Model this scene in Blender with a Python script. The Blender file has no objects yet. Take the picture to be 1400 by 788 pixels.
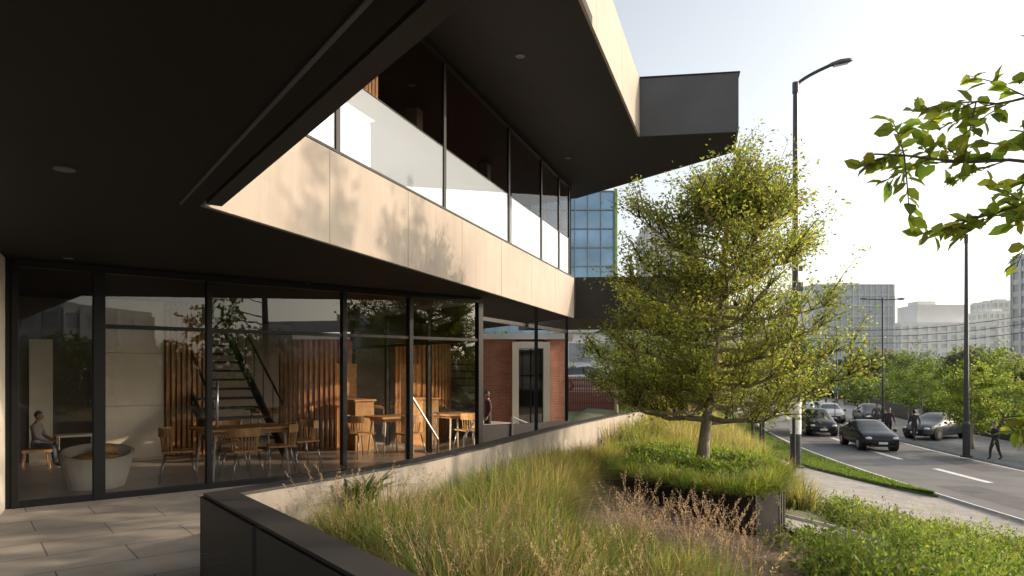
import bpy, math, random
import numpy as np
from mathutils import Vector, Matrix
random.seed(7); rng=np.random.default_rng(7)
scene=bpy.context.scene
COL=scene.collection

# ------------------------------------------------------------ materials
def nodemat(name):
    m=bpy.data.materials.new(name); m.use_nodes=True
    nt=m.node_tree
    for n in list(nt.nodes): nt.nodes.remove(n)
    out=nt.nodes.new('ShaderNodeOutputMaterial')
    return m,nt,out
def mat(name,col,rough=0.6,metal=0.0,var=0.15,scale=3.0,bump=0.0,bscale=40.0,spec=0.5,stain=0.0):
    m,nt,out=nodemat(name)
    b=nt.nodes.new('ShaderNodeBsdfPrincipled')
    tc=nt.nodes.new('ShaderNodeTexCoord')
    n=nt.nodes.new('ShaderNodeTexNoise'); n.inputs['Scale'].default_value=scale; n.inputs['Detail'].default_value=6
    nt.links.new(tc.outputs['Object'],n.inputs['Vector'])
    r=nt.nodes.new('ShaderNodeMapRange')
    r.inputs['From Min'].default_value=.3; r.inputs['From Max'].default_value=.7
    r.inputs['To Min'].default_value=1-var; r.inputs['To Max'].default_value=1+var
    nt.links.new(n.outputs['Fac'],r.inputs['Value'])
    mx=nt.nodes.new('ShaderNodeVectorMath'); mx.operation='SCALE'; mx.inputs[0].default_value=col[:3]
    nt.links.new(r.outputs['Result'],mx.inputs['Scale'])
    last=mx.outputs['Vector']
    if stain>0:   # vertical weather streaks
        mp=nt.nodes.new('ShaderNodeMapping'); mp.inputs['Scale'].default_value=(5,5,.35); nt.links.new(tc.outputs['Object'],mp.inputs['Vector'])
        n3=nt.nodes.new('ShaderNodeTexNoise'); n3.inputs['Scale'].default_value=1.6; n3.inputs['Detail'].default_value=7; nt.links.new(mp.outputs[0],n3.inputs['Vector'])
        r3=nt.nodes.new('ShaderNodeMapRange'); r3.inputs['From Min'].default_value=.35; r3.inputs['From Max'].default_value=.65; r3.inputs['To Min'].default_value=1-stain; r3.inputs['To Max'].default_value=1.0
        nt.links.new(n3.outputs['Fac'],r3.inputs['Value']); m2=nt.nodes.new('ShaderNodeVectorMath'); m2.operation='SCALE'; nt.links.new(last,m2.inputs[0]); nt.links.new(r3.outputs[0],m2.inputs['Scale']); last=m2.outputs['Vector']
    nt.links.new(last,b.inputs['Base Color'])
    b.inputs['Roughness'].default_value=rough; b.inputs['Metallic'].default_value=metal
    b.inputs['Specular IOR Level'].default_value=spec
    if bump>0:
        n2=nt.nodes.new('ShaderNodeTexNoise'); n2.inputs['Scale'].default_value=bscale; n2.inputs['Detail'].default_value=5
        nt.links.new(tc.outputs['Object'],n2.inputs['Vector'])
        bp=nt.nodes.new('ShaderNodeBump'); bp.inputs['Strength'].default_value=bump; bp.inputs['Distance'].default_value=.02
        nt.links.new(n2.outputs['Fac'],bp.inputs['Height']); nt.links.new(bp.outputs['Normal'],b.inputs['Normal'])
    nt.links.new(b.outputs['BSDF'],out.inputs['Surface'])
    return m
def glassmat(name,tint,base,k,ior=1.5,rough=0.0,diffuse=None,dfac=0.0):
    m,nt,out=nodemat(name)
    t=nt.nodes.new('ShaderNodeBsdfTransparent'); t.inputs['Color'].default_value=(*tint,1)
    first=t.outputs[0]
    if diffuse:
        df=nt.nodes.new('ShaderNodeBsdfDiffuse'); df.inputs['Color'].default_value=(*diffuse,1)
        m0=nt.nodes.new('ShaderNodeMixShader'); m0.inputs['Fac'].default_value=dfac
        nt.links.new(t.outputs[0],m0.inputs[1]); nt.links.new(df.outputs[0],m0.inputs[2]); first=m0.outputs[0]
    g=nt.nodes.new('ShaderNodeBsdfGlossy'); g.inputs['Roughness'].default_value=rough; g.inputs['Color'].default_value=(.95,.96,.97,1)
    f=nt.nodes.new('ShaderNodeFresnel'); f.inputs['IOR'].default_value=ior
    a=nt.nodes.new('ShaderNodeMath'); a.operation='MULTIPLY_ADD'; a.inputs[1].default_value=k; a.inputs[2].default_value=base; a.use_clamp=True
    nt.links.new(f.outputs['Fac'],a.inputs[0])
    mx=nt.nodes.new('ShaderNodeMixShader')
    nt.links.new(a.outputs[0],mx.inputs['Fac']); nt.links.new(first,mx.inputs[1]); nt.links.new(g.outputs[0],mx.inputs[2])
    nt.links.new(mx.outputs[0],out.inputs['Surface'])
    return m
def leafmat(name,trans=.45,gain=1.0):
    m,nt,out=nodemat(name)
    at=nt.nodes.new('ShaderNodeAttribute'); at.attribute_name='Col'
    d=nt.nodes.new('ShaderNodeBsdfPrincipled'); d.inputs['Roughness'].default_value=.55; d.inputs['Specular IOR Level'].default_value=.3
    tr=nt.nodes.new('ShaderNodeBsdfTranslucent')
    sc=nt.nodes.new('ShaderNodeVectorMath'); sc.operation='MULTIPLY'; sc.inputs[1].default_value=(2.0*gain,2.0*gain,1.2*gain)
    nt.links.new(at.outputs['Color'],d.inputs['Base Color']); nt.links.new(at.outputs['Color'],sc.inputs[0])
    nt.links.new(sc.outputs[0],tr.inputs['Color'])
    mx=nt.nodes.new('ShaderNodeMixShader'); mx.inputs['Fac'].default_value=trans
    nt.links.new(d.outputs[0],mx.inputs[1]); nt.links.new(tr.outputs[0],mx.inputs[2])
    nt.links.new(mx.outputs[0],out.inputs['Surface'])
    return m
def tilemat(name,col,w,h,rot,mortar=(.12,.11,.1),rough=.6,msize=.006,c2=None,var=.2):
    m,nt,out=nodemat(name)
    b=nt.nodes.new('ShaderNodeBsdfPrincipled'); tc=nt.nodes.new('ShaderNodeTexCoord')
    mp=nt.nodes.new('ShaderNodeMapping'); mp.inputs['Rotation'].default_value=rot
    nt.links.new(tc.outputs['Object'],mp.inputs['Vector'])
    br=nt.nodes.new('ShaderNodeTexBrick'); br.inputs['Scale'].default_value=1
    br.inputs['Brick Width'].default_value=w; br.inputs['Row Height'].default_value=h; br.inputs['Mortar Size'].default_value=msize
    br.inputs['Mortar Smooth'].default_value=.2
    br.inputs['Color1'].default_value=(*col,1); c2=c2 or [c*.86 for c in col]; br.inputs['Color2'].default_value=(*c2,1); br.inputs['Mortar'].default_value=(*mortar,1)
    nt.links.new(mp.outputs[0],br.inputs['Vector'])
    n=nt.nodes.new('ShaderNodeTexNoise'); n.inputs['Scale'].default_value=2.5; n.inputs['Detail'].default_value=8
    nt.links.new(tc.outputs['Object'],n.inputs['Vector'])
    r=nt.nodes.new('ShaderNodeMapRange'); r.inputs['From Min'].default_value=.3; r.inputs['From Max'].default_value=.7; r.inputs['To Min'].default_value=1-var; r.inputs['To Max'].default_value=1+var
    nt.links.new(n.outputs['Fac'],r.inputs['Value'])
    mx=nt.nodes.new('ShaderNodeVectorMath'); mx.operation='SCALE'; nt.links.new(br.outputs['Color'],mx.inputs[0]); nt.links.new(r.outputs[0],mx.inputs['Scale'])
    nt.links.new(mx.outputs[0],b.inputs['Base Color'])
    b.inputs['Roughness'].default_value=rough
    nt.links.new(b.outputs[0],out.inputs['Surface'])
    return m
M={}
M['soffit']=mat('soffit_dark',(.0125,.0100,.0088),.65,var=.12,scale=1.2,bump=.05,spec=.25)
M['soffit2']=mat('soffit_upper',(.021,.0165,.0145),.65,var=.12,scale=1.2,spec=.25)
M['steel']=mat('dark_steel',(.013,.012,.012),.45,metal=.1,var=.1,spec=.35)
M['panel']=mat('beige_concrete',(.385,.33,.28),.75,var=.08,scale=1.3,bump=.12,bscale=25,stain=.08)
M['capdark']=mat('dark_cladding',(.040,.037,.036),.55,var=.15,scale=2,bump=.05,spec=.35)
M['boxgrey']=mat('grey_cladding',(.100,.102,.112),.6,var=.1,scale=1.5,spec=.3)
M['parapet']=mat('board_concrete',(.36,.315,.27),.8,var=.14,scale=2.2,bump=.25,bscale=18,stain=.18)
M['glass']=glassmat('window_glass',(.93,.92,.89),.025,1.15)
M['glass_up']=glassmat('upper_glass',(.88,.85,.82),.02,.45)
M['glass_skyrefl']=glassmat('sky_reflection_glass',(.5,.5,.52),.30,.9,diffuse=(.52,.57,.64),dfac=.92)  # pale diffuse colour stands in for bright sky mirrored in the panes
M['terrace']=tilemat('terrace_pavers',(.45,.405,.355),1.2,.6,(0,0,math.radians(-39)),rough=.55,msize=.007)
M['intfloor']=tilemat('interior_floor',(.38,.325,.27),.9,.9,(0,0,math.radians(-39)),rough=.3,msize=.004)
M['white']=mat('white_plaster',(.74,.68,.59),.7,var=.05)
M['wood']=mat('warm_wood',(.46,.215,.09),.5,var=.3,scale=6)
M['woodlt']=mat('oak_wood',(.64,.36,.16),.45,var=.25,scale=8)
M['wooddk']=mat('walnut_wood',(.10,.06,.038),.55,var=.25,scale=5)
M['woodup']=mat('red_timber_panels',(.30,.125,.065),.5,var=.3,scale=3)
M['intwall']=mat('dark_interior',(.15,.12,.10),.8,var=.1)
M['asphalt']=mat('asphalt',(.165,.16,.157),.85,var=.15,scale=.9,bump=.2,bscale=90)
M['kerb']=mat('kerb_stone',(.36,.345,.32),.8,var=.12)
M['walk']=tilemat('footpath_pavers',(.35,.33,.305),.8,.4,(0,0,math.radians(8)),rough=.8,msize=.008)
M['paint']=mat('road_paint',(.78,.77,.74),.6,var=.2,scale=8)
M['ground']=mat('ground_earth',(.085,.095,.045),.95,var=.35,scale=.7)
M['soil']=mat('planter_soil',(.16,.110,.080),.95,var=.35,scale=6,bump=.8,bscale=30)
M['lamp']=mat('lamp_pole_paint',(.055,.06,.065),.4,metal=.5,var=.1)
M['lamphead']=mat('lamp_head_grey',(.10,.105,.11),.4,metal=.3)
M['lens']=mat('lamp_lens',(.7,.7,.68),.2)
M['bark']=mat('bark',(.30,.26,.20),.9,var=.35,scale=14,bump=.5,bscale=40)
M['twig']=mat('twig_bark',(.11,.085,.055),.9,var=.2)
M['leaf']=leafmat('tree_leaves',.48)
M['leafmain']=leafmat('garden_tree_leaves',.54,1.2)
M['leafnear']=leafmat('glossy_leaves',.58,1.2)
M['grass']=leafmat('grass_blades',.44)
M['bush']=leafmat('shrub_leaves',.42)
M['brick']=tilemat('red_brick',(.42,.18,.115),.24,.08,(math.radians(90),0,0),mortar=(.36,.25,.2),rough=.85,msize=.01,c2=(.34,.14,.09))
M['fence']=mat('rust_fence',(.19,.065,.045),.8,var=.2)
M['black']=mat('black_plastic',(.012,.012,.013),.5,var=.05)
M['rubber']=mat('tyre_rubber',(.018,.018,.018),.85)
M['chrome']=mat('rim_metal',(.5,.5,.52),.3,metal=.9,var=.05)
M['carglass']=mat('car_glass',(.02,.023,.026),.05,var=.02,spec=1.0)
M['headl']=mat('headlight_glass',(.75,.76,.78),.1)
M['tail']=mat('tail_light_red',(.4,.02,.015),.2)

# ------------------------------------------------------------ mesh helpers
def link(o,parent=None):
    COL.objects.link(o)
    if parent is not None: o.parent=parent
    return o
def empty(name,loc=(0,0,0),rz=0,s=1):
    e=bpy.data.objects.new(name,None); e.location=loc; e.rotation_euler=(0,0,rz); e.scale=(s,s,s); e.empty_display_size=.3
    COL.objects.link(e); return e
class MB:
    def __init__(s): s.v=[];s.f=[];s.m=[]
    def add(s,vs,fs,mi=0):
        o=len(s.v); s.v.extend([tuple(map(float,v)) for v in vs])
        for f in fs: s.f.append([i+o for i in f]); s.m.append(mi)
    def prism(s,poly,z0,z1,mi=0):
        n=len(poly)
        a=sum(poly[i][0]*poly[(i+1)%n][1]-poly[(i+1)%n][0]*poly[i][1] for i in range(n))
        if a<0: poly=poly[::-1]
        s.add([(p[0],p[1],z0) for p in poly]+[(p[0],p[1],z1) for p in poly],
              [list(range(n))[::-1],list(range(n,2*n))]+[[i,(i+1)%n,n+(i+1)%n,n+i] for i in range(n)],mi)
    def box(s,c,sz,rz=0,mi=0):
        cx,cy,cz=c; hx,hy,hz=[k/2 for k in sz]; ca,sa=math.cos(rz),math.sin(rz)
        poly=[(cx+x*ca-y*sa,cy+x*sa+y*ca) for x,y in((-hx,-hy),(hx,-hy),(hx,hy),(-hx,hy))]
        s.prism(poly,cz-hz,cz+hz,mi)
    def wall(s,p0,p1,th,z0,z1,mi=0,side=0):
        p0=Vector(p0[:2]);p1=Vector(p1[:2]); d=(p1-p0).normalized(); n=Vector((-d.y,d.x))
        a=n*(th/2+side*th/2); b=n*(-th/2+side*th/2)
        s.prism([tuple(p0+a),tuple(p0+b),tuple(p1+b),tuple(p1+a)],z0,z1,mi)
    def tube(s,pts,rad,n=8,mi=0,cap=True):
        pts=[Vector(p) for p in pts]
        if not hasattr(rad,'__len__'): rad=[rad]*len(pts)
        vs=[];fs=[]
        up=None
        for i,p in enumerate(pts):
            d=(pts[min(i+1,len(pts)-1)]-pts[max(i-1,0)]); d=d.normalized() if d.length>1e-9 else Vector((0,0,1))
            if up is None: up=Vector((1,0,0)) if abs(d.x)<.8 else Vector((0,1,0))
            a=d.cross(up); a.normalize(); b=a.cross(d); b.normalize(); up=b
            for k in range(n):
                t=2*math.pi*k/n; vs.append(p+(a*math.cos(t)+b*math.sin(t))*rad[i])
        for i in range(len(pts)-1):
            for k in range(n):
                k2=(k+1)%n; fs.append([i*n+k,i*n+k2,(i+1)*n+k2,(i+1)*n+k])
        if cap: fs.append(list(range(n))[::-1]); fs.append([(len(pts)-1)*n+k for k in range(n)])
        s.add(vs,fs,mi)
    def quad(s,a,b,c,d,mi=0): s.add([a,b,c,d],[[0,1,2,3]],mi)
    def ball(s,c,r,mi=0,nu=12,nv=8,fn=None):
        vs=[];fs=[]
        for j in range(nv+1):
            ph=math.pi*j/nv
            for i in range(nu):
                th=2*math.pi*i/nu
                p=Vector((math.sin(ph)*math.cos(th),math.sin(ph)*math.sin(th),math.cos(ph)))
                q=Vector((p.x*r[0],p.y*r[1],p.z*r[2]))
                if fn: q=fn(p,q)
                vs.append((c[0]+q.x,c[1]+q.y,c[2]+q.z))
        for j in range(nv):
            for i in range(nu):
                i2=(i+1)%nu; fs.append([j*nu+i,(j+1)*nu+i,(j+1)*nu+i2,j*nu+i2])
        s.add(vs,fs,mi)
    def obj(s,name,mats,parent=None,smooth=False,bevel=0,sub=0):
        me=bpy.data.meshes.new(name); me.from_pydata(s.v,[],s.f)
        for k in mats: me.materials.append(M[k] if isinstance(k,str) else k)
        me.polygons.foreach_set('material_index',s.m)
        if smooth: me.polygons.foreach_set('use_smooth',[True]*len(s.f))
        me.update()
        o=bpy.data.objects.new(name,me); link(o,parent)
        if bevel>0:
            b=o.modifiers.new('bevel','BEVEL'); b.width=bevel; b.segments=2; b.limit_method='ANGLE'; b.angle_limit=.7
        if sub: 
            b=o.modifiers.new('sub','SUBSURF'); b.levels=sub; b.render_levels=sub
        return o
def npmesh(name,V,F,C,matl,parent=None,smooth=False):
    V=np.asarray(V,dtype=np.float32).reshape(-1,3); F=np.asarray(F,dtype=np.int32); n=len(F)
    me=bpy.data.meshes.new(name)
    me.vertices.add(len(V)); me.vertices.foreach_set('co',V.ravel())
    me.loops.add(n*4); me.loops.foreach_set('vertex_index',F.ravel())
    me.polygons.add(n); me.polygons.foreach_set('loop_start',np.arange(n,dtype=np.int32)*4)
    try: me.polygons.foreach_set('loop_total',np.full(n,4,dtype=np.int32))
    except Exception: pass
    if smooth: me.polygons.foreach_set('use_smooth',np.ones(n,dtype=bool))
    if C is not None:
        a=me.color_attributes.new('Col','FLOAT_COLOR','POINT')
        C4=np.concatenate([np.asarray(C,dtype=np.float32).reshape(-1,3),np.ones((len(V),1),np.float32)],1)
        a.data.foreach_set('color',C4.ravel())
    me.update(calc_edges=True); me.validate()
    me.materials.append(matl)
    o=bpy.data.objects.new(name,me); return link(o,parent)
def blades(pos,az,h,lean,w,col,tip=None,seg=4):
    N=len(pos); t=np.linspace(0,1,seg+1)[None,:]
    hx=(lean*h)[:,None]*t**1.8; z=h[:,None]*(t-.42*np.minimum(lean,1.6)[:,None]*t**2.2)
    cx=pos[:,0:1]+np.cos(az)[:,None]*hx; cy=pos[:,1:2]+np.sin(az)[:,None]*hx; cz=pos[:,2:3]+z
    sa=az+np.pi/2+rng.normal(0,.5,N)
    ww=w[:,None]*(1-t**1.7*.93)
    sx=np.cos(sa)[:,None]*ww; sy=np.sin(sa)[:,None]*ww
    V=np.stack([np.stack([cx-sx,cy-sy,cz],-1),np.stack([cx+sx,cy+sy,cz],-1)],2)
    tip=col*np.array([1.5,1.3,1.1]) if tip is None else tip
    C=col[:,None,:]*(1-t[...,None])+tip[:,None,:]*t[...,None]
    C=np.repeat(C[:,:,None,:],2,axis=2)
    base=(np.arange(N)*(seg+1)*2)[:,None]; k=np.arange(seg)[None,:]*2
    F=np.stack([base+k,base+k+1,base+k+3,base+k+2],-1).reshape(-1,4)
    return V.reshape(-1,3),F,C.reshape(-1,3)
def leaves(pos,d,L,W,col,droop=.15):
    N=len(pos); d=d/np.linalg.norm(d,axis=1,keepdims=True)
    r=rng.normal(size=(N,3))
    s=np.cross(d,r); s/=np.linalg.norm(s,axis=1,keepdims=True)+1e-9
    nrm=np.cross(s,d)
    p0=pos; p1=pos+d*(L*.45)[:,None]+s*(W*.5)[:,None]+nrm*(W*droop)[:,None]; p2=pos+d*L[:,None]; p3=pos+d*(L*.45)[:,None]-s*(W*.5)[:,None]+nrm*(W*droop)[:,None]
    V=np.stack([p0,p1,p2,p3],1).reshape(-1,3); F=np.arange(N*4).reshape(-1,4); C=np.repeat(col,4,axis=0)
    return V,F,C
def bigleaves(pos,d,L,W,col):
    N=len(pos); d=d/np.linalg.norm(d,axis=1,keepdims=True)
    r=rng.normal(size=(N,3))*.6; r[:,2]+=1.0
    s=np.cross(d,r); s/=np.linalg.norm(s,axis=1,keepdims=True)+1e-9
    n=np.cross(s,d); n*=np.sign(n[:,2:3])
    L=L[:,None];W=W[:,None]
    def pt(u,w,h): return pos+d*L*u+s*W*w+n*W*h
    P=[pt(0,0,0),pt(.28,.42,.10),pt(.33,0,-.05),pt(.28,-.42,.10),pt(.66,.40,.06),pt(.68,0,-.12),pt(.66,-.40,.06),pt(1.0,0,-.30)]
    V=np.stack(P,1).reshape(-1,3); b=(np.arange(N)*8)[:,None]
    F=np.concatenate([b+np.array([0,3,2,1]),b+np.array([1,2,5,4]),b+np.array([2,3,6,5]),b+np.array([4,5,6,7])])
    return V,F,np.repeat(col,8,axis=0)
def cat(parts):
    V=[];F=[];C=[];o=0
    for v,f,c in parts: V.append(v);F.append(f+o);C.append(c);o+=len(v)
    return np.concatenate(V),np.concatenate(F),np.concatenate(C)
def colvar(base,N,amt=.3,hue=.15):
    b=np.array(base)[None,:]*np.exp(rng.normal(0,amt,(N,1)))
    b[:,0]*=np.exp(rng.normal(0,hue,N)); return np.clip(b,0.004,.6)

# ------------------------------------------------------------ site geometry
Ys=np.arange(-80,420,1.0)
kx=np.interp(Ys,[-80,10,20,30,40,50,60,80,120,200,420],[16.4,16.4,16.7,17.3,18.9,21.2,24.2,31.0,45.0,73.5,152])
kx=np.convolve(np.pad(kx,6,mode='edge'),np.ones(13)/13,mode='valid')
kx[:8]=kx[8]
kx[-8:]=kx[-8]+np.arange(8)*.36
HW=3.5
def xc(y): return np.interp(y,Ys,kx)
def zq(q): return np.interp(q,[-2000,-.05,.0,1,3,5,6.5,8,9.5,11,2000],[-2.36,-2.36,-2.20,-2.19,-2.0,-1.62,-1.3,-.85,-.5,-.35,-.35])
def terr(x,y):
    q=xc(y)-HW-x
    return zq(q)
gx=np.concatenate([-np.geomspace(1500,12,18),np.arange(-11,32,.4),np.geomspace(32.4,1600,24)])
gy=np.concatenate([-np.geomspace(1500,30,14),np.arange(-29,90,1.0),np.geomspace(91,2500,26)])
GX,GY=np.meshgrid(gx,gy); GZ=terr(GX,GY)
GZ=np.where(GX<xc(GY)-HW-11,-.6,GZ); 
n0,n1=GX.shape; idx=np.arange(n0*n1).reshape(n0,n1)
F=np.stack([idx[:-1,:-1],idx[:-1,1:],idx[1:,1:],idx[1:,:-1]],-1).reshape(-1,4)
q=xc(GY)-HW-GX; GZ=np.where(q<.45,-2.40,GZ)
npmesh('ground',np.stack([GX,GY,GZ],-1),F,None,M['ground'],smooth=True)

def ribbon(name,q0,q1,y0,y1,dz,matl,zf=None,step=1.0,nq=2,thick=0,parent=None):
    ys=np.arange(y0,y1+step*.5,step); qs=np.linspace(0,1,nq)
    V=[]
    for y in ys:
        a=q0(y) if callable(q0) else q0; b=q1(y) if callable(q1) else q1
        for t in qs:
            qq=a+(b-a)*t; x=xc(y)-HW-qq
            z=(zf(qq) if zf else -2.3)+dz; V.append((x,y,z))
    V=np.array(V); I=np.arange(len(V)).reshape(len(ys),nq)
    F=np.stack([I[:-1,:-1],I[1:,:-1],I[1:,1:],I[:-1,1:]],-1).reshape(-1,4)
    if thick:
        V2=V.copy(); V2[:,2]-=thick; o=len(V); Vn=np.concatenate([V,V2])
        e=[]
        for col in (0,nq-1):
            c=I[:,col]; e.append(np.stack([c[:-1],c[1:],c[1:]+o,c[:-1]+o],-1))
        for row in (0,len(ys)-1):
            c=I[row]; e.append(np.stack([c[:-1],c[1:],c[1:]+o,c[:-1]+o],-1))
        F=np.concatenate([F]+e); V=Vn
    return npmesh(name,V,F,None,matl,parent,smooth=False)
ribbon('road',-2*HW-.05,.05,-75,380,0,M['asphalt'],nq=4)
ribbon('kerb',0.0,.16,-75,380,.12,M['kerb'],thick=.3)
ribbon('kerb',-2*HW-.16,-2*HW,-75,380,.12,M['kerb'],thick=.3)
ribbon('footpath',.165,6.4,-40,90,.03,M['walk'],zf=lambda q:zq(q),nq=14,thick=.12)
ribbon('footpath',-2*HW-5.5,-2*HW-.165,-60,200,.115,M['walk'],nq=3,thick=.2)
rm=MB()
def mark(qa,qb,ya,yb,z=-2.296):
    ys=np.linspace(ya,yb,max(2,int((yb-ya)/1)+1))
    for a,b in zip(ys[:-1],ys[1:]):
        rm.quad((xc(a)-HW-qa,a,z),(xc(b)-HW-qa,b,z),(xc(b)-HW-qb,b,z),(xc(a)-HW-qb,a,z))
y=-28.6
while y<200:
    mark(-HW-.14,-HW+.14,y,y+3.6); y+=6.6
mark(-.45,-.33,-40,200); mark(-2*HW+.33,-2*HW+.45,-40,200)
rm.obj('road_markings',['paint'])
mh=MB()
for (x,y_) in ((15.2,22.5),(18.2,31),(16.0,17.0)): mh.tube([(x,y_,-2.299),(x,y_,-2.292)],.33,24)
mh.obj('manhole_cover',['lamphead'])
# asphalt repair patches and crack sealing
rp=MB()
for (q0_,q1_,a,b) in ((-2.6,-1.2,19,23.5),(-6.2,-4.9,27,33),(-2.9,-1.4,36,39)):
    for yy in np.arange(a,b,.5): rp.quad((xc(yy)-HW-q0_,yy,-2.298),(xc(yy+.5)-HW-q0_,yy+.5,-2.298),(xc(yy+.5)-HW-q1_,yy+.5,-2.298),(xc(yy)-HW-q1_,yy,-2.298))
M['patch']=mat('asphalt_patch',(.115,.112,.11),.9,var=.15,scale=2)
rp.obj('road_patches',['patch'])

def isl(y): return np.interp(y,[20.6,22,26,34,60],[.45,1.0,2.3,3.0,3.0])
ribbon('grass_verge',.4,isl,20.6,60,.10,M['ground'],zf=lambda q:zq(q),nq=6,thick=.2)
N=30000; yy=20.8+39*rng.random(N)**1.7; qq=.45+(isl(yy)-.5)*rng.random(N)
pos=np.stack([xc(yy)-HW-qq,yy,zq(qq)+.09],-1)
V,F,C=blades(pos,rng.random(N)*6.28,.06+.08*rng.random(N),rng.random(N)*.8,.009+.006*rng.random(N),colvar((.085,.14,.032),N,.25),seg=2)
npmesh('verge_grass_blades',V,F,C,M['grass'])

# ------------------------------------------------------------ parapet + terrace
PP=[(-2.25,5.0),(-1.62,5.95),(-1.04,6.96),(-.5,8.2),(0.0,9.55),(.95,11.9),(1.98,14.2),(3.0,16.4)]
FRONT=[(6.3,-6.03),(-2.25,5.0)]
terr_poly=[(-24,-6.03)]+FRONT+PP[1:]+[(3.4,18.5),(-1,23),(-24,30)]
tb=MB(); tb.prism(terr_poly,-.5,0); tb.obj('terrace',['terrace'])
def offs(pl,d):
    out=[]
    for i,p in enumerate(pl):
        a=Vector(pl[max(i-1,0)]);b=Vector(pl[min(i+1,len(pl)-1)])
        p=Vector(p)
        if 0<i<len(pl)-1:
            d1=(p-a).normalized(); d2=(b-p).normalized()
            n1=Vector((-d1.y,d1.x)); n2=Vector((-d2.y,d2.x)); n=(n1+n2); n=n/(1+n1.dot(n2))
        else:
            dd=(b-a).normalized(); n=Vector((-dd.y,dd.x))
        out.append(tuple(p+n*d))
    return out
full=FRONT+PP[1:]
inn=offs(full,-.20)
outp=offs(full,0.0)
par=empty('parapet_wall')
b1=MB(); b2=MB()
for i in range(len(full)-1):
    mi_poly=[outp[i],outp[i+1],inn[i+1],inn[i]]
    (b1 if i>0 else b2).prism(mi_poly,-.7,.695,0)
capo=offs(full,.008); capi=offs(full,-.206)
b3=MB()
for i in range(len(full)-1): b3.prism([capo[i],capo[i+1],capi[i+1],capi[i]],.698,.72,0)
b1.obj('concrete_body',['parapet'],par); b2.obj('near_body',['capdark'],par); b3.obj('coping',['capdark'],par)
b4=MB()
co=offs(full,.03); ci=offs(full,.003)
for i in range(len(full)-1):
    a=Vector(co[i]);b=Vector(co[i+1]); c=Vector(ci[i]); d=Vector(ci[i+1]); L=(b-a).length; n=max(1,round(L/1.3))
    for k in range(n):
        t0=k/n+.003;t1=(k+1)/n-.003
        b4.prism([tuple(a.lerp(b,t0)),tuple(a.lerp(b,t1)),tuple(c.lerp(d,t1)),tuple(c.lerp(d,t0))],.02,.694,0)
b4.obj('shaded_side_panels',['capdark'],par)  # dark panels paint in the shade on the terrace side

il=np.array(inn); ordr=np.argsort(il[1:,1]); ily=il[1:,1][ordr]; ilx=il[1:,0][ordr]
def xleft(y):
    y=np.asarray(y,float); k=inn[1]
    fr=k[0]+(k[1]-y)*(6.3+2.25)/(11.03)
    return np.where(y<k[1],fr,np.interp(y,ily,ilx)+np.maximum(0,y-ily[-1])*.25)
def xright(y): return np.maximum(xleft(y)+.6,np.interp(y,[-2,3,6,9,12,16,32],[6,4.3,3.4,3.2,3.6,4.8,8.0]))
def soilz(x,y):
    a=xleft(y);b=xright(y); t=np.clip((x-a)/(b-a),0,1)
    mound=.22*np.exp(-((y-20)/6)**2)
    return .17-.50*t**1.6+mound*(1-t)
ys=np.arange(-3,33,.4); NV=16; V=[]
for y_ in ys:
    a=float(xleft(y_))-.02; b=float(xright(y_))
    for t in np.linspace(0,1.15,NV):
        x=a+(b-a)*t; z=float(soilz(x,y_)) if t<=1 else -.33-1.2*(t-1)/.15
        V.append((x,y_,z+.03*math.sin(x*7+y_*3)*math.sin(y_*5)*(t<1)))
I=np.arange(len(V)).reshape(len(ys),NV)
F=np.stack([I[:-1,:-1],I[:-1,1:],I[1:,1:],I[1:,:-1]],-1).reshape(-1,4)
npmesh('planter_soil',V,F,None,M['soil'],smooth=True)

pb=MB(); xs=np.linspace(3.55,5.45,6)
for a,b in zip(xs[:-1],xs[1:]):
    za=float(terr(a,9.3))+.12; zb=float(terr(b,9.3))+.12
    pb.add([(a,8.6,za),(b,8.6,zb),(b,9.9,zb),(a,9.9,za),(a,8.6,za-.2),(b,8.6,zb-.2),(b,9.9,zb-.2),(a,9.9,za-.2)],[[0,1,2,3],[4,5,1,0],[7,3,2,6]])
pb.obj('garden_path',['walk'])
eb=MB()
for yy_ in (8.54,9.96):
    for a,b in zip(xs[:-1],xs[1:]):
        za=float(terr(a,9.3))+.17; zb=float(terr(b,9.3))+.17
        eb.add([(a,yy_-.04,za),(b,yy_-.04,zb),(b,yy_+.04,zb),(a,yy_+.04,za),(a,yy_-.04,za-.25),(b,yy_-.04,zb-.25),(b,yy_+.04,zb-.25),(a,yy_+.04,za-.25)],[[0,1,2,3],[4,5,1,0],[7,3,2,6]])
eb.obj('path_edging',['kerb'])

BT=.18
BED=[(1.15,10.3),(1.6,8.9),(2.2,8.0),(2.70,7.6),(3.10,7.95),(3.75,9.4),(4.05,11.2),(3.0,12.8),(1.7,12.2)]
tbp=empty('raised_tree_bed')
eb=MB()
for i in range(len(BED)):
    a=Vector(BED[i]);b=Vector(BED[(i+1)%len(BED)]); L=(b-a).length; n=max(1,int(L/.30)); dd=(b-a).normalized(); nn=Vector((dd.y,-dd.x))
    for k in range(n):
        p=a.lerp(b,k/n); r=a.lerp(b,(k+.965)/n); off=nn*(.012 if k%2 else 0)
        eb.wall(tuple(p+off),tuple(r+off),.03,-.8,BT+.05+.006*random.random(),0)
M['corten']=mat('dark_bed_edging',(.030,.024,.021),.6,var=.3,scale=5,bump=.15,spec=.3)
eb.obj('dark_edging',['corten'],tbp)
eb=MB(); eb.prism([tuple(Vector(p)*.985+Vector((2.7,10.2))*.015) for p in BED],-.7,BT-.02); eb.obj('bed_soil',['soil'],tbp)

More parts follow.
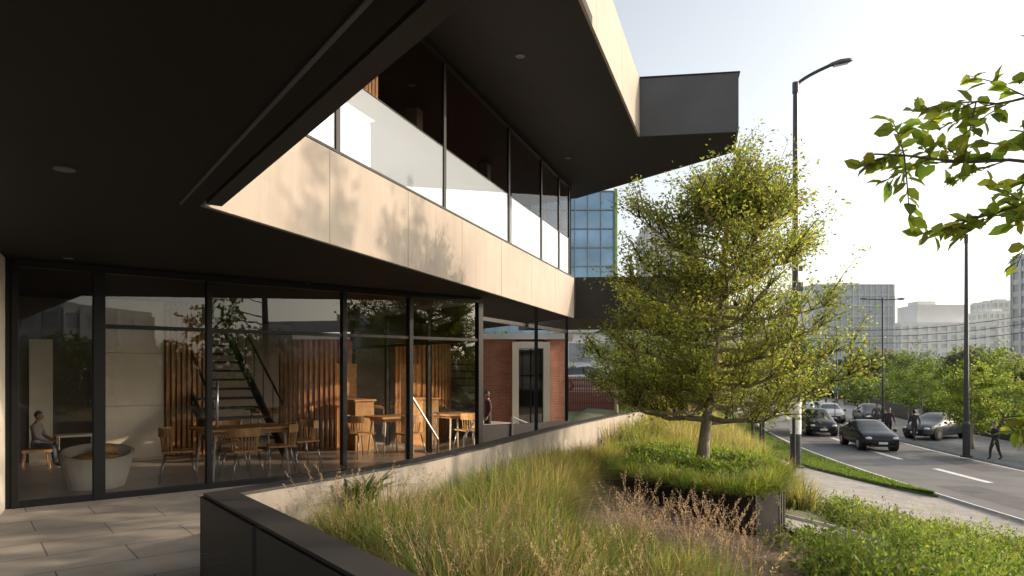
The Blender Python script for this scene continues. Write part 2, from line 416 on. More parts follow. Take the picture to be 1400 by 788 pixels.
# ------------------------------------------------------------ main building
B=empty('modern_office_building')
g=Vector((.777,.629)); mI=Vector((-.629,.777)); O=Vector((-5.88,8.07))
def Lp(t,s): p=O+g*t+mI*s; return (p.x,p.y)
AG=math.atan2(g.y,g.x)
F0=Vector((-2.47,5.5)); F1=Vector((1.53,16.8)); fd=(F1-F0).normalized(); fn=Vector((fd.y,-fd.x))
fdv=Vector((2.17,-3.03)).normalized()
FA=F0+fdv*14.0
ZS=2.95; ZF=3.93; ZR=6.2; ZT=7.32
s=MB(); fe=F1-fn*.06
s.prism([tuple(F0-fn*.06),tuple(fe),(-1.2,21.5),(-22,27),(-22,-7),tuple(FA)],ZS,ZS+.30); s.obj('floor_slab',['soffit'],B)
s=MB(); nd=Vector((-fdv.y,fdv.x)); 
if nd.dot(Vector((-1,-1)))<0: nd=-nd
s.prism([tuple(F0+fdv*.02+nd*.17-fdv*.05),tuple(F0+fdv*.02+nd*.19-fdv*.05),tuple(FA+nd*.19),tuple(FA+nd*.17)],ZS-.012,ZS-.002)
s.obj('soffit_trim',['boxgrey'],B)
s=MB(); s.wall(tuple(F0+fdv*.02),tuple(FA),.12,ZS+.003,ZT-.003,0,side=1)
s.obj('wing_wall',['capdark'],B)
s=MB(); L=(F1-F0).length; npan=7
for k in range(npan):
    a=F0+fd*(L*k/npan+(.0 if k==0 else .003)); b=F0+fd*(L*(k+1)/npan-.003)
    s.wall(tuple(a),tuple(b),.055,ZS-.004,ZF,0,side=1)
s.obj('fascia_panels',['panel'],B,bevel=.003)
s=MB(); s.wall(tuple(F0-fn*.057),tuple(F1-fn*.057),.25,ZS+.31,ZF-.01,0,side=1); s.wall(tuple(F0+fn*.01),tuple(F1+fn*.01),.34,ZF+.002,ZF+.03,0,side=1); s.obj('fascia_back_and_cap',['steel'],B)
G0=F0-fn*.12; G1=F1-fn*.12
def pf(t): return G0+fd*t
mts=[2.02,4.75,7.55,9.6,11.0,L-.05]
s=MB(); sg=MB(); sb=MB()
ts=[0]+mts
for t in mts: 
    p=pf(t); s.box((p.x,p.y,(ZF+ZR)/2),(.04,.08,ZR-ZF-.06),math.atan2(fd.y,fd.x)+math.pi/2)
for t0,t1 in zip(ts[:-1],ts[1:]):
    a=pf(t0+.025);b=pf(t1-.025); zt=4.90
    sb.quad((a.x,a.y,ZF+.03),(b.x,b.y,ZF+.03),(b.x,b.y,zt),(a.x,a.y,zt))  # lower pane split off to carry the painted sky reflection
    sg.quad((a.x,a.y,zt+.012),(b.x,b.y,zt+.012),(b.x,b.y,ZR-.03),(a.x,a.y,ZR-.03))
s.wall(tuple(G0),tuple(G1),.02,4.898,4.91); s.wall(tuple(G0),tuple(G1),.07,ZR-.06,ZR-.003)
s.obj('upper_mullions',['steel'],B); sg.obj('upper_window_glass',['glass_up'],B); sb.obj('sky_reflection_glass',['glass_skyrefl'],B)
R1=Vector((-2.4,20.6)); s=MB(); sg=MB()
for k in range(5):
    p=G1.lerp(R1,k/4); s.box((p.x,p.y,(ZF+ZR)/2),(.05,.09,ZR-ZF-.06),.4)
for k in range(4):
    a=G1.lerp(R1,k/4+.01);b=G1.lerp(R1,(k+1)/4-.01); sg.quad((a.x,a.y,ZF),(b.x,b.y,ZF),(b.x,b.y,ZR),(a.x,a.y,ZR))
s.obj('end_mullions',['steel'],B); sg.obj('end_window_glass',['glass_up'],B)
s=MB(); s.prism([tuple(F0-fn*.35),tuple(F1-fn*.35-fd*.1),(-2.2,20.2),(-9,17),(-7,5)],3.26,3.32,0); s.obj('upper_floor',['wooddk'],B)
s=MB(); a=F0-fn*2.6; b=F1-fn*2.2
for k in range(20):
    p=a.lerp(b,k/20+.001); r=a.lerp(b,(k+1)/20-.001); s.wall(tuple(p),tuple(r),.12+.02*(k%2),3.33,ZR-.01,0)
s.obj('upper_timber_wall',['woodup'],B)
s=MB()
p=pf(2.75)-fn*.45
for k in range(10): 
    q_=p+fd*(k*.085); s.box((q_.x,q_.y,4.76),(.06,.12,2.86),math.atan2(fd.y,fd.x))
s.obj('timber_screen',['woodlt'],B)
s=MB()
for t in (6.3,9.6): p=pf(t)-fn*1.3; s.box((p.x,p.y,4.76),(.22,.22,2.86),math.atan2(fd.y,fd.x))
s.obj('upper_columns',['intwall'],B)
RC=[(-.9,3.3),(.857,8.4),(2.45,13.3),(4.28,13.04),(4.60,14.2),(1.64,18.0),(-2.6,21.2),(-20,26),(-20,-6.5),(4.8,-5)]
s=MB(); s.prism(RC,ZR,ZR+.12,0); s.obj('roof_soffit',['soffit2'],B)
rc_in=[(-.95,3.35),(.80,8.42),(2.41,13.36),(4.23,13.10),(4.54,14.19),(1.60,17.9),(-2.6,21.1),(-19.9,25.9),(-19.9,-6.4),(4.6,-4.8)]
s=MB(); s.prism(rc_in,ZR+.121,ZT-.05,0); s.obj('roof_slab',['capdark'],B)
s=MB(); a=Vector(RC[0]);b=Vector(RC[2])
for k in range(5): s.wall(tuple(a.lerp(b,k/5+.0004)),tuple(a.lerp(b,(k+1)/5-.0004)),.04,ZR-.002,ZT,0,side=-1)
s.obj('roof_fascia',['panel'],B)
s=MB(); s.wall((2.492,13.296),(4.32,13.035),.04,ZR-.004,ZT-.002,0,side=-1); s.wall((4.283,13.05),(4.60,14.2),.04,ZR-.003,ZT-.003,0,side=-1); s.wall((4.60,14.2),(1.66,18.0),.04,ZR-.002,ZT-.004,0,side=-1)
s.obj('canopy_box_cladding',['boxgrey'],B)
s=MB(); s.prism([(2.44,13.36),(2.44,13.24),(4.34,12.98),(4.62,14.2),(1.65,18.0)],ZT+.001,ZT+.022,0); s.wall((-.92,3.3),(2.43,13.28),.05,ZT+.002,ZT+.022,0,side=-1); s.obj('roof_edge_flashing',['steel'],B)
s=MB(); s.prism([(1.57,16.86),(5.25,16.55),(6.2,20.5),(0.2,21.4)],2.93,3.96,0); s.obj('link_bridge',['capdark'],B)
s=MB(); s.tube([(4.9,17.2,-.6),(4.9,17.2,2.93)],.09,10); s.tube([(4.9,19.8,-.6),(4.9,19.8,2.93)],.09,10); s.obj('bridge_columns',['steel'],B)
s=MB()
for x,y_,z,r in ((-2.95,4.5,ZS,.065),(-5.2,8.0,ZS,.05),(-3.1,10.3,ZS,.05),(-1.0,13.4,ZS,.05),(.12,9.9,ZR,.07),(1.2,14.6,ZR,.06),(-1.6,10.9,ZR,.06)):
    s.tube([(x,y_,z-.012),(x,y_,z-.002)],r,20,0)
M['dlight']=mat('downlight_trim',(.14,.13,.12),.5)
s.obj('downlights',['dlight'],B)
s=MB(); 
for p in ((.50,14.15),(1.30,16.3)): s.box((p[0],p[1],1.47),(.07,.14,2.93),.0)
s.wall(Lp(6.85,0),(1.30,16.3),.08,2.55,2.62); 
s.obj('steel_posts',['steel'],B)

s=MB(); sg=MB()
gts=[(0,.07),(.86,.13),(2.17,.07),(4.17,.07),(5.36,.07),(6.80,.10)]
GT=2.86
for t,w in gts: x,y_=Lp(t,0); s.box((x,y_,GT/2),(w,.12,GT-.004),AG)
s.wall(Lp(0,0),Lp(6.8,0),.10,0.002,.075); s.wall(Lp(0,0),Lp(6.8,0),.104,GT,ZS-.003)
zt=2.19
s.wall(Lp(.86,0),Lp(6.8,0),.085,zt-.025,zt+.025)
for t0,t1 in zip([k[0] for k in gts][:-1],[k[0] for k in gts][1:]):
    a=Lp(t0+.03,0);b=Lp(t1-.03,0)
    sg.quad((*a,.075),(*b,.075),(*b,GT),(*a,GT))
for k in range(4):
    x,y_=Lp(6.8,1.7*k); s.box((x,y_,GT/2),(.10,.08,GT-.01),AG)
    if k<3:
        a=Lp(6.8,1.7*k+.05);b=Lp(6.8,1.7*(k+1)-.05); sg.quad((*a,.05),(*b,.05),(*b,GT),(*a,GT))
        s.wall(a,b,.08,zt-.03,zt+.03)
s.obj('ground_floor_frames',['steel'],B,bevel=.004); sg.obj('ground_floor_glass',['glass'],B)
s=MB(); x,y_=Lp(2.26,-.09); s.tube([(x,y_,.85),(x,y_,1.5)],.016,8)
for zz in (.9,1.45):
    a=Lp(2.26,-.09);b=Lp(2.26,-.02); s.tube([(*a,zz),(*b,zz)],.01,6)
s.obj('door_handle',['chrome'],B,smooth=True)
s=MB(); s.prism([(-6.5,8.55),(-5.95,8.02),(-5.72,7.62),(-6.6,7.0)],0.003,ZS-.003); s.obj('left_pier',['white'],B)
s=MB(); s.wall(Lp(-.35,.02),Lp(0-.04,.02),.1,0.003,ZS-.004); s.obj('left_door_jamb',['steel'],B)
s=MB(); s.prism([Lp(-.4,.06),Lp(6.75,.06),Lp(6.75,9),Lp(-4,9),Lp(-4,.06)],.001,.006); s.obj('interior_floor',['intfloor'],B)
s=MB(); 
s.wall(Lp(-3.5,9),Lp(6.8,9),.15,.007,ZS-.004); s.wall(Lp(-3.5,.1),Lp(-3.5,9),.15,.007,ZS-.004); 
s.wall(Lp(-3.5,4.9),Lp(1.5,4.9),.12,.007,ZS-.004)
s.obj('interior_walls',['intwall'],B)
s=MB()
for k in range(3):
    z0=.01+k*.98; s.wall(Lp(1.56,4.35),Lp(2.52,4.35),.10,z0,min(z0+.972,ZS-.01))
s.wall(Lp(.45,4.80),Lp(.80,4.80),.05,.01,2.2)
s.obj('white_wall_panels',['white'],B)
s=MB()
for k in range(9): x,y_=Lp(2.58+k*.095,4.3); s.box((x,y_,1.47),(.055,.09,2.92),AG)
s.wall(Lp(2.55,4.42),Lp(3.42,4.42),.03,.01,2.9)
for k in range(17):
    an=math.radians(-70+k*8); x,y_=Lp(5.5+.9*math.sin(an*.9),4.3-.55*math.cos(an)); s.box((x,y_,1.15),(.05,.08,2.28),AG)
s.obj('timber_slat_walls',['wood'],B)
e=empty('reception_counter')
s=MB(); x,y_=Lp(6.0,3.2); s.box((x,y_,.5),(.42,.6,1.0),AG,0); s.box((x,y_,1.03),(.5,.68,.04),AG,0); s.obj('counter_body',['woodlt'],e,bevel=.006)
s=MB(); x,y_=Lp(6.0,3.8); s.box((x,y_,.9),(.5,.06,1.8),AG,0); s.obj('back_panel',['woodlt'],e)
S=empty('staircase'); s=MB(); n=14
for k in range(n):
    z=.185*(k+1); s0=2.9+.27*k
    a=Lp(3.05,s0);b=Lp(4.25,s0);c=Lp(4.25,s0+.30);d=Lp(3.05,s0+.30)
    s.prism([a,b,c,d],z-.045,z)
s.obj('treads',['steel'],S)
s=MB()
for t in (3.02,4.28):
    a=Lp(t,2.85);b=Lp(t,2.9+.27*n)
    h=.185*n
    ax=Vector((*a,0));bx=Vector((*b,h)); off=Vector((*(g*.02),0))
    s.add([ax-off,ax+off,bx+off,bx-off,ax-off+Vector((0,0,.28)),ax+off+Vector((0,0,.28)),bx+off+Vector((0,0,.28)),bx-off+Vector((0,0,.28))],[[0,1,2,3],[4,7,6,5],[0,4,5,1],[1,5,6,2],[2,6,7,3],[3,7,4,0]])
    s.tube([(ax+Vector((0,0,1.0))),(bx+Vector((0,0,1.0)))],.022,8)
    for k in range(8):
        p=ax.lerp(bx,k/7); s.tube([p+Vector((0,0,.1)),p+Vector((0,0,1.0))],.01,6)
s.obj('stringers_and_rails',['black'],S)

# ------------------------------------------------------------ furniture
def chair(t,sv,rot):
    x,y_=Lp(t,sv); e=empty('wooden_chair',(x,y_,.007),rot)
    s=MB()
    for sx in(-1,1):
        for sy in(-1,1): s.tube([(sx*.25,sy*.25,0),(sx*.17,sy*.16,.43)],[.011,.014],8)
    s.obj('legs',['chrome'],e,smooth=True)
    s=MB(); s.box((0,0,.445),(.44,.42,.028))
    n=11; p=lambda a,r:(r*math.cos(a),r*math.sin(a))
    A0,A1=200,340
    for k in range(n):
        a=math.radians(A0+(A1-A0)*(k+.5)/n); s.tube([(.20*math.cos(a),.20*math.sin(a),.45),(.245*math.cos(a),.245*math.sin(a),.74)],[.010,.010],6)
    for k in range(n):
        a0=math.radians(A0+(A1-A0)*k/n); a1=math.radians(A0+(A1-A0)*(k+1)/n)
        s.prism([p(a0,.235),p(a1,.235),p(a1,.262),p(a0,.262)],.66,.79)
    s.obj('seat_and_back',['woodlt'],e,bevel=.004)
def table(t,sv,rot,w,d):
    x,y_=Lp(t,sv); e=empty('dining_table',(x,y_,.007),rot)
    s=MB(); s.box((0,0,.735),(w,d,.04)); s.box((0,0,.685),(w-.2,d-.2,.055)); s.obj('top',['woodlt'],e,bevel=.008)
    s=MB()
    for sx in(-1,1):
        for sy in(-1,1): s.tube([(sx*(w/2-.08),sy*(d/2-.08),0),(sx*(w/2-.14),sy*(d/2-.14),.70)],[.016,.022],8)
    s.obj('legs',['white'],e,smooth=True)
table(2.95,1.0,AG+.10,1.35,.85)
chair(2.75,.40,AG+.12); chair(3.45,.72,AG+1.35)
chair(2.0,.95,AG-math.pi/2-.2); chair(4.0,1.25,AG+math.pi/2+.1); chair(2.95,1.75,AG+math.pi)
table(6.05,1.9,AG,.8,.8); chair(6.1,1.3,AG+.1); chair(5.4,1.9,AG-1.4)
table(5.2,6.2,AG,.9,.8); chair(5.2,5.6,AG); chair(6.0,6.2,AG+1.5)
x,y_=Lp(.98,1.05); e=empty('tub_armchair',(x,y_,.007),AG); s=MB(); n=24
for k in range(n):
    a0=2*math.pi*k/n; a1=2*math.pi*(k+1)/n
    def P(a,r,z): return (r*math.cos(a),r*math.sin(a)*.85,z)
    h0=.5+.08*math.sin(a0); h1=.5+.08*math.sin(a1)
    s.add([P(a0,.34,0),P(a1,.34,0),P(a1,.47,h1),P(a0,.47,h0),P(a0,.40,h0),P(a1,.40,h1),P(a1,.33,.33),P(a0,.33,.33),(0,0,.33)],[[0,1,2,3],[3,2,5,4],[4,5,6,7],[7,6,8]])
s.obj('shell',['white'],e,smooth=True)
s=MB(); s.ball((0,0,.40),(.32,.27,.09),0); s.ball((.12,.1,.5),(.16,.08,.10),0); s.obj('cushion',['woodlt'],e,smooth=True)
x,y_=Lp(1.08,4.15)
e=empty('side_table',(x,y_,.007),AG); s=MB(); s.box((0,0,.50),(.6,.4,.03)); 
for sx in(-1,1):
    for sy in(-1,1): s.tube([(sx*.26,sy*.16,0),(sx*.26,sy*.16,.485)],.014,6)
s.obj('frame',['white'],e)
x,y_=Lp(.50,4.05)
e=empty('low_stool',(x,y_,.007),AG); s=MB(); s.box((0,0,.285),(.42,.4,.05)); 
for sx in(-1,1):
    for sy in(-1,1): s.tube([(sx*.18,sy*.17,0),(sx*.16,sy*.15,.26)],.014,6)
s.obj('seat_and_legs',['woodlt'],e)
s=MB(); s.tube([(.0,14.6,.65),(1.05,17.6,.05)],.022,8); s.tube([(.0,14.6,.0),(.0,14.6,.65)],.02,8); s.obj('ramp_handrail',['chrome'])
s=MB(); a=Lp(5.75,.8); b=Lp(6.5,.9); s.tube([(*a,1.35),(*b,.35)],.02,8); s.tube([(*b,.01),(*b,.35)],.02,8); s.tube([(*a,.01),(*a,1.35)],.02,8); s.obj('interior_handrail',['chrome'])
s=MB(); s.wall(Lp(7.0,1.6),(1.9,16.0),.14,.003,.50); s.obj('low_wall',['capdark'])

# ------------------------------------------------------------ neighbour buildings and background
def tower(name,x0,x1,y0,y1,z0,z1,fl,bx,by,wall,glass,band=.35,mull=.12,rz=0):
    cx,cy=(x0+x1)/2,(y0+y1)/2; e=empty(name,(cx,cy,0),rz)
    hx,hy=(x1-x0)/2,(y1-y0)/2
    s=MB(); s.box((0,0,(z0+z1)/2),(2*hx-.3,2*hy-.3,z1-z0-.1)); s.obj('glazing',[glass],e)
    s=MB(); fh=(z1-z0)/fl
    for k in range(fl+1):
        zc=z0+k*fh; s.box((0,0,min(zc,z1-.001*k)),(2*hx,2*hy,fh*band))
    s.obj('floor_bands',[wall],e)
    s=MB()
    for k in range(bx+1):
        x=-hx+2*hx*k/bx; 
        for sy in(-1,1): s.box((x*.995,sy*(hy-.02),(z0+z1)/2-.02),(mull*2*hx/bx,.22,z1-z0))
    for k in range(by+1):
        y=-hy+2*hy*k/by
        for sx in(-1,1): s.box((sx*(hx-.02),y*.993,(z0+z1)/2-.03),(.22,mull*2*hy/by,z1-z0))
    s.obj('piers',[wall],e)
    s=MB(); s.box((hx*.2,0,z1+fh*band/2+.6),(hx*.7,hy*.6,1.2)); s.box((-hx*.55,hy*.2,z1+fh*band/2+.35),(hx*.25,hy*.3,.7)); s.obj('roof_plant',[wall],e)
    return e
M['bluegl']=mat('blue_curtain_glass',(.24,.36,.48),.10,metal=.6,var=.35,scale=.3)
M['haze1']=mat('hazed_pale_facade',(.76,.74,.71),.8,var=.05,scale=.2)  # distance haze is mixed into these facade and glazing colours
M['haze2']=mat('hazed_pale_glazing',(.58,.60,.62),.35,var=.10,scale=.2)
M['haze3']=mat('hazed_grey_facade',(.52,.52,.52),.8,var=.06,scale=.2)
M['haze4']=mat('hazed_grey_glazing',(.34,.36,.39),.3,var=.12,scale=.2)
M['bluefr']=mat('blue_frame',(.24,.29,.33),.5)
M['greenst']=mat('green_fin',(.25,.42,.12),.6)
e=tower('blue_glass_office',-6,9.0,60,74,-.6,17.6,11,13,10,'bluefr','bluegl',.06,.06)
s=MB(); s.box((7.62,-7.2,9),(.18,.3,17.4)); s.obj('green_fin',['greenst'],e)
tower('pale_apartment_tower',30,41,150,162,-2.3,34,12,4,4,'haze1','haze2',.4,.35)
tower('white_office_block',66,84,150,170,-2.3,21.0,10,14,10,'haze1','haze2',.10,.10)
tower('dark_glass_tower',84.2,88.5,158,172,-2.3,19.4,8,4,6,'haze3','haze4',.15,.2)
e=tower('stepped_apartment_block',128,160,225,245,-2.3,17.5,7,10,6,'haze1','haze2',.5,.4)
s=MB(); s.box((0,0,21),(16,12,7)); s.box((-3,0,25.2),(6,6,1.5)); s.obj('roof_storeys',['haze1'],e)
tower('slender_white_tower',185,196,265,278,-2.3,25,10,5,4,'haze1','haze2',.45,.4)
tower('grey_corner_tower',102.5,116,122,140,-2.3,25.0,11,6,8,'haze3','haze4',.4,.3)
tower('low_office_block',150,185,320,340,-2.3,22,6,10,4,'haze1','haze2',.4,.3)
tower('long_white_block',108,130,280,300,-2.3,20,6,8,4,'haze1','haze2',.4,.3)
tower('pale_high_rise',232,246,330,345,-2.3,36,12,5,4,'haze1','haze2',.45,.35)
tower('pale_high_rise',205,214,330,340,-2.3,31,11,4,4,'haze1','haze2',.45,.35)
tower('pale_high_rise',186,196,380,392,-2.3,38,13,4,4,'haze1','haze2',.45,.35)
tower('street_office_block',52,66,-75,-50,-2.3,9,4,5,8,'haze3','haze4',.4,.3)
tower('street_office_block',60,75,-30,-12,-2.3,7,3,5,6,'haze1','haze4',.4,.3)
e=empty('brick_building')
s=MB(); s.prism([(-14,23.6),(.15,23.6),(.15,31),(-14,31)],-.7,2.75); s.prism([(1.15,23.62),(1.9,23.62),(1.9,31),(1.15,31)],-.7,2.75); s.obj('brick_walls',['brick'],e)
s=MB(); s.prism([(-14.1,23.4),(2.1,23.4),(2.1,31.1),(-14.1,31.1)],2.755,2.95); s.obj('roof_edge',['haze3'],e)
s=MB(); s.box((.12,23.4,1.0),(.22,.5,3.3)); s.box((1.18,23.4,1.0),(.22,.5,3.3)); s.box((.65,23.4,2.55),(.84,.5,.22)); s.obj('entrance_portal',['white'],e)
s=MB(); s.box((.65,23.8,.9),(.82,.06,3.0)); s.obj('entrance_door',['carglass'],e)
s=MB(); s.box((.65,23.74,.95),(.05,.05,3.0)); s.box((.65,23.74,1.5),(.8,.05,.06)); s.obj('door_frame',['steel'],e)
e=empty('low_retail_building'); s=MB(); s.prism([(3.0,46),(19,46),(19,56),(3.0,56)],-.6,4.3); s.obj('walls',['haze1'],e)
s=MB(); 
for k in range(8): s.box((4.6+k*1.9,45.96,3.0),(1.5,.1,1.2))
s.obj('windows',['haze4'],e); s=MB(); s.prism([(2.8,45.7),(19.2,45.7),(19.2,56.2),(2.8,56.2)],4.303,4.55); s.obj('roof_edge',['haze3'],e)
s=MB(); s.prism([(-4,39.4),(13,39.4),(13,45.9),(-4,45.9)],-.7,.5); s.obj('parking_deck',['kerb'])
s=MB()
for k in range(150): s.box((-3+k*.1,38.6,.42),(.075,.03,1.95))
s.box((4.5,38.64,1.2),(15.2,.04,.08)); s.box((4.5,38.64,-.1),(15.2,.04,.08)); s.obj('slatted_fence',['fence'])
s=MB(); pts=[(xc(y_)+HW+5.9,y_) for y_ in range(-10,75,5)]
for a,b in zip(pts[:-1],pts[1:]): s.wall(a,b,.3,-2.4,-1.0)
s.obj('retaining_wall',['capdark'])
# ------------------------------------------------------------ street lamps, wires
def lamp(x,y_,z0,h,r,arm,head,name='street_lamp',double=False):
    e=empty(name,(x,y_,z0)); s=MB()
    s.tube([(0,0,0),(0,0,.08)],r*2.2,14); s.tube([(0,0,.08),(0,0,1.5)],r*1.35,14); s.tube([(0,0,1.5),(0,0,1.62),(0,0,h)],[r*1.35,r,r*.62],14)
    dirs=[arm]+([(-arm[0],arm[1],arm[2])] if double else [])
    for ax,ay,az in dirs:
        pts=[(ax*t,ay*t,h-.1+az*(t**.7)) for t in np.linspace(0,1,8)]
        s.tube(pts,r*.42,10)
    s.tube([(0,0,h-.35),(0,0,h+.05)],[r*.8,r*.8],12)
    s.obj('pole_and_arm',['lamp'],e,smooth=False)
    s=MB(); sl=MB()
    for ax,ay,az in dirs:
        d=Vector((ax,ay,az*.35)).normalized(); tip=Vector((ax,ay,h-.1+az))
        L=head
        c=tip+d*L*.42
        prof=[(-.5,.04,.05),(-.35,.10,.10),(0,.15,.15),(.35,.14,.12),(.5,.06,.05)]
        side=Vector((-d.y,d.x,0)).normalized(); up=d.cross(side); up=up if up.z>0 else -up
        vs=[];fs=[]
        for (a,w,hh) in prof:
            for k in range(10):
                t=2*math.pi*k/10; vs.append(c+d*a*L+side*(w*L*math.cos(t))+up*(hh*L*(math.sin(t) if math.sin(t)>0 else .5*math.sin(t))))
        for i in range(4):
            for k in range(10): fs.append([i*10+k,i*10+(k+1)%10,(i+1)*10+(k+1)%10,(i+1)*10+k])
        fs.append(list(range(10))); fs.append([40+k for k in range(10)])
        s.add(vs,fs)
        cc=c-up*.065*L
        sl.tube([cc-d*.28*L,cc+d*.28*L],.05*L,8)
    s.obj('lamp_head',['lamphead'],e,smooth=True); sl.obj('lens',['lens'],e)
    return e
z=float(terr(10.8,26))
e=lamp(10.8,26,z,1.6+395*26/933-z,.15,(1.25,-.1,.75),.95)
s=MB(); s.tube([(0,0,1.3),(0,0,2.75)],.205,16); s.obj('white_pole_band',['paint'],e)
s=MB(); s.tube([(0,0,.1),(0,0,1.29)],.20,16); s.tube([(0,0,2.76),(0,0,2.95)],.20,16); s.obj('black_pole_wrap',['black'],e)
s=MB(); s.box((.12,-.05,6.9),(.25,.1,.35)); s.box((.16,0,7.6),(.18,.12,.2)); s.obj('junction_boxes',['lamphead'],e)
lamp(20.5,30.8,-2.2,10.0,.11,(-1.15,0,.15),.75)
lamp(23.9,44,-2.2,8.6,.08,(.9,0,.05),.6,double=True)
lamp(29.5,62,-2.2,8.0,.08,(-1.2,0,.15),.6)
lamp(42,60,-2.2,6,.06,(-.2,0,.1),.4)
lamp(34.5,75,-2.2,8.0,.08,(-1.2,0,.15),.6)
for x,y_ in ((9.7,27.5),(10.2,24.7),(11.6,31.5),(12.2,33.5)):
    e=empty('bollard_post',(x,y_,float(terr(x,y_)))); s=MB(); s.tube([(0,0,0),(0,0,1.9)],.06,10); s.tube([(0,0,1.9),(0,0,1.95)],[.075,.05],10); s.obj('post',['black'],e)
s=MB()
for k,(h0,h1) in enumerate(((7.2,9.0),(6.6,8.1),(5.8,7.2))):
    P0=Vector((34+k,86,h0)); P1=Vector((62,72,h1)); pts=[P0.lerp(P1,t)+Vector((0,0,-1.3*math.sin(math.pi*t))) for t in np.linspace(0,1,14)]; s.tube(pts,.035,5)
    P1=Vector((18,95,h1)); pts=[P0.lerp(P1,t)+Vector((0,0,-1.0*math.sin(math.pi*t))) for t in np.linspace(0,1,14)]; s.tube(pts,.035,5)
s.tube([(34,86,-2.3),(34,86,8)],.12,8)
s.obj('overhead_wires',['black'])
e=empty('road_sign',(24.6,52,-2.2)); s=MB(); s.tube([(0,0,0),(0,0,2.8)],.03,8); s.obj('post',['lamp'],e)
s=MB(); s.tube([(0,-.04,2.6),(0,-.06,2.6)],.3,24); s.obj('disc',['bluegl'],e)

# ------------------------------------------------------------ cars
def car(name,x,y_,z,rz,col,tall=0.0,length=1.0):
    e=empty(name,(x,y_,z),rz)
    pm=mat('car_paint_'+name,col,.25,metal=.3,var=.03,spec=.7)
    T=tall
    st=[(-2.2,.45,.80,.70,.86,.60),(-2.12,.32,.92,.84,.99,.72),(-1.8,.27,.95,.89,1.05+T*.8,.73 if T<.1 else .68),(-1.45,.24,.95,.9,1.10+T*.95,.72),(-.85,.22,.94,.905,1.42+T,.63),(.0,.2,.93,.91,1.47+T,.65),(.42,.2,.92,.905,1.41+T,.62),(1.18,.2,.92,.89,1.0+T*.25,.76),(1.7,.22,.86,.87,.93+T*.2,.74),(2.08,.26,.74,.82,.80+T*.15,.68),(2.2,.36,.58,.70,.64+T*.1,.58)]
    V=[];F=[];mi=[]
    for (sx,zb,bl,w,zt,wt) in st:
        h=[(0,zb),(w*.9,zb),(w,zb+.16),(w*1.0,(zb+bl)/2+.05),(w*.965,bl),(wt,zt-.05),(wt*.80,zt),(0,zt+.015)]
        ring=h+[(-a,b) for a,b in h[-2:0:-1]]
        V+= [(sx*length,a,b) for a,b in ring]
    R=14
    for i in range(len(st)-1):
        for k in range(R):
            k2=(k+1)%R; F.append([i*R+k,i*R+k2,(i+1)*R+k2,(i+1)*R+k])
            m_=0
            if k in(4,9) and 3<=i<=6: m_=1
            if k in(5,6,7,8) and (i==6 or i==3): m_=1
            if k in(0,13): m_=2
            mi.append(m_)
    F.append(list(range(R))[::-1]); mi.append(0); F.append([(len(st)-1)*R+k for k in range(R)]); mi.append(0)
    s=MB(); s.v=V; s.f=F; s.m=mi
    s.obj('body',[pm,'carglass','black'],e,smooth=True,sub=1)
    s=MB(); 
    for sx in(-1.35,1.38):
        for sy in(-1,1):
            s.tube([(sx*length,sy*.70,.33),(sx*length,sy*.90,.33),(sx*length,sy*.915,.33)],[.33,.33,.29],22,0)
            s.tube([(sx*length,sy*.905,.33),(sx*length,sy*.925,.33)],.20,14,1)
            s.tube([(sx*length,sy*.6,.36),(sx*length,sy*.895,.36)],.385,22,2)
    s.obj('wheels',['rubber','chrome','black'],e)
    s=MB()
    s.box((2.17*length,0,.50),(.12,.95,.16),0,0); s.box((2.14*length,0,.30),(.16,1.25,.10),0,0)
    s.box((2.245*length,0,.44),(.012,.42,.11),0,3)
    for sy in(-1,1):
        s.ball((2.06*length,sy*.60,.665),(.16,.17,.075),1,10,6)
        s.ball((-2.14*length,sy*.64,.80),(.09,.16,.10),2,10,6)
        s.ball((.95*length,sy*1.0,.98),(.07,.11,.075),0,8,6)
        s.box((-.35*length,sy*.80,1.15),(.07,.05,.45),0,0)
    s.box((-2.215*length,0,.66),(.012,.42,.11),0,3)
    s.obj('lights_trim',['black','headl','tail','paint'],e,smooth=False)
    return e
def roadhead(y_): return math.atan2(1.0,float(xc(y_+1)-xc(y_)))
car('black_sedan',18.6,35.7,-2.296,roadhead(35.7)+math.pi,(.02,.021,.024))
car('dark_suv',19.5,43.8,-2.296,roadhead(43.5)+math.pi,(.03,.032,.036),tall=.18)
car('silver_hatchback',25.3,54.5,-2.296,roadhead(53.5)+math.pi,(.45,.46,.47),tall=.06)
car('grey_sedan',24.6,39.5,-2.18,math.pi+.5,(.10,.105,.11),tall=.03)
car('black_hatchback',26.6,50.6,-2.18,roadhead(48.6)+math.pi,(.025,.025,.028),tall=.05)
car('white_van',28.6,67,-2.296,roadhead(66)+math.pi,(.55,.55,.55),tall=.35)
car('dark_sedan',22.6,62,-2.296,roadhead(62),(.04,.04,.045))
car('white_sedan',27.6,78,-2.296,roadhead(75),(.5,.5,.5))
car('grey_hatchback',33.5,86,-2.296,roadhead(84)+math.pi,(.2,.2,.21),tall=.1)
car('white_hatchback',36.0,98,-2.296,roadhead(98)+math.pi,(.5,.5,.5),tall=.1)
car('red_hatchback',31.5,90,-2.296,roadhead(90),(.2,.03,.025),tall=.05)
car('white_suv',4.6,42.5,.504,.15,(.55,.55,.55),tall=.18)
car('white_parked_sedan',36,58,-2.2,.2,(.5,.5,.5))
car('silver_parked_sedan',33,52,-2.2,.1,(.4,.4,.42))

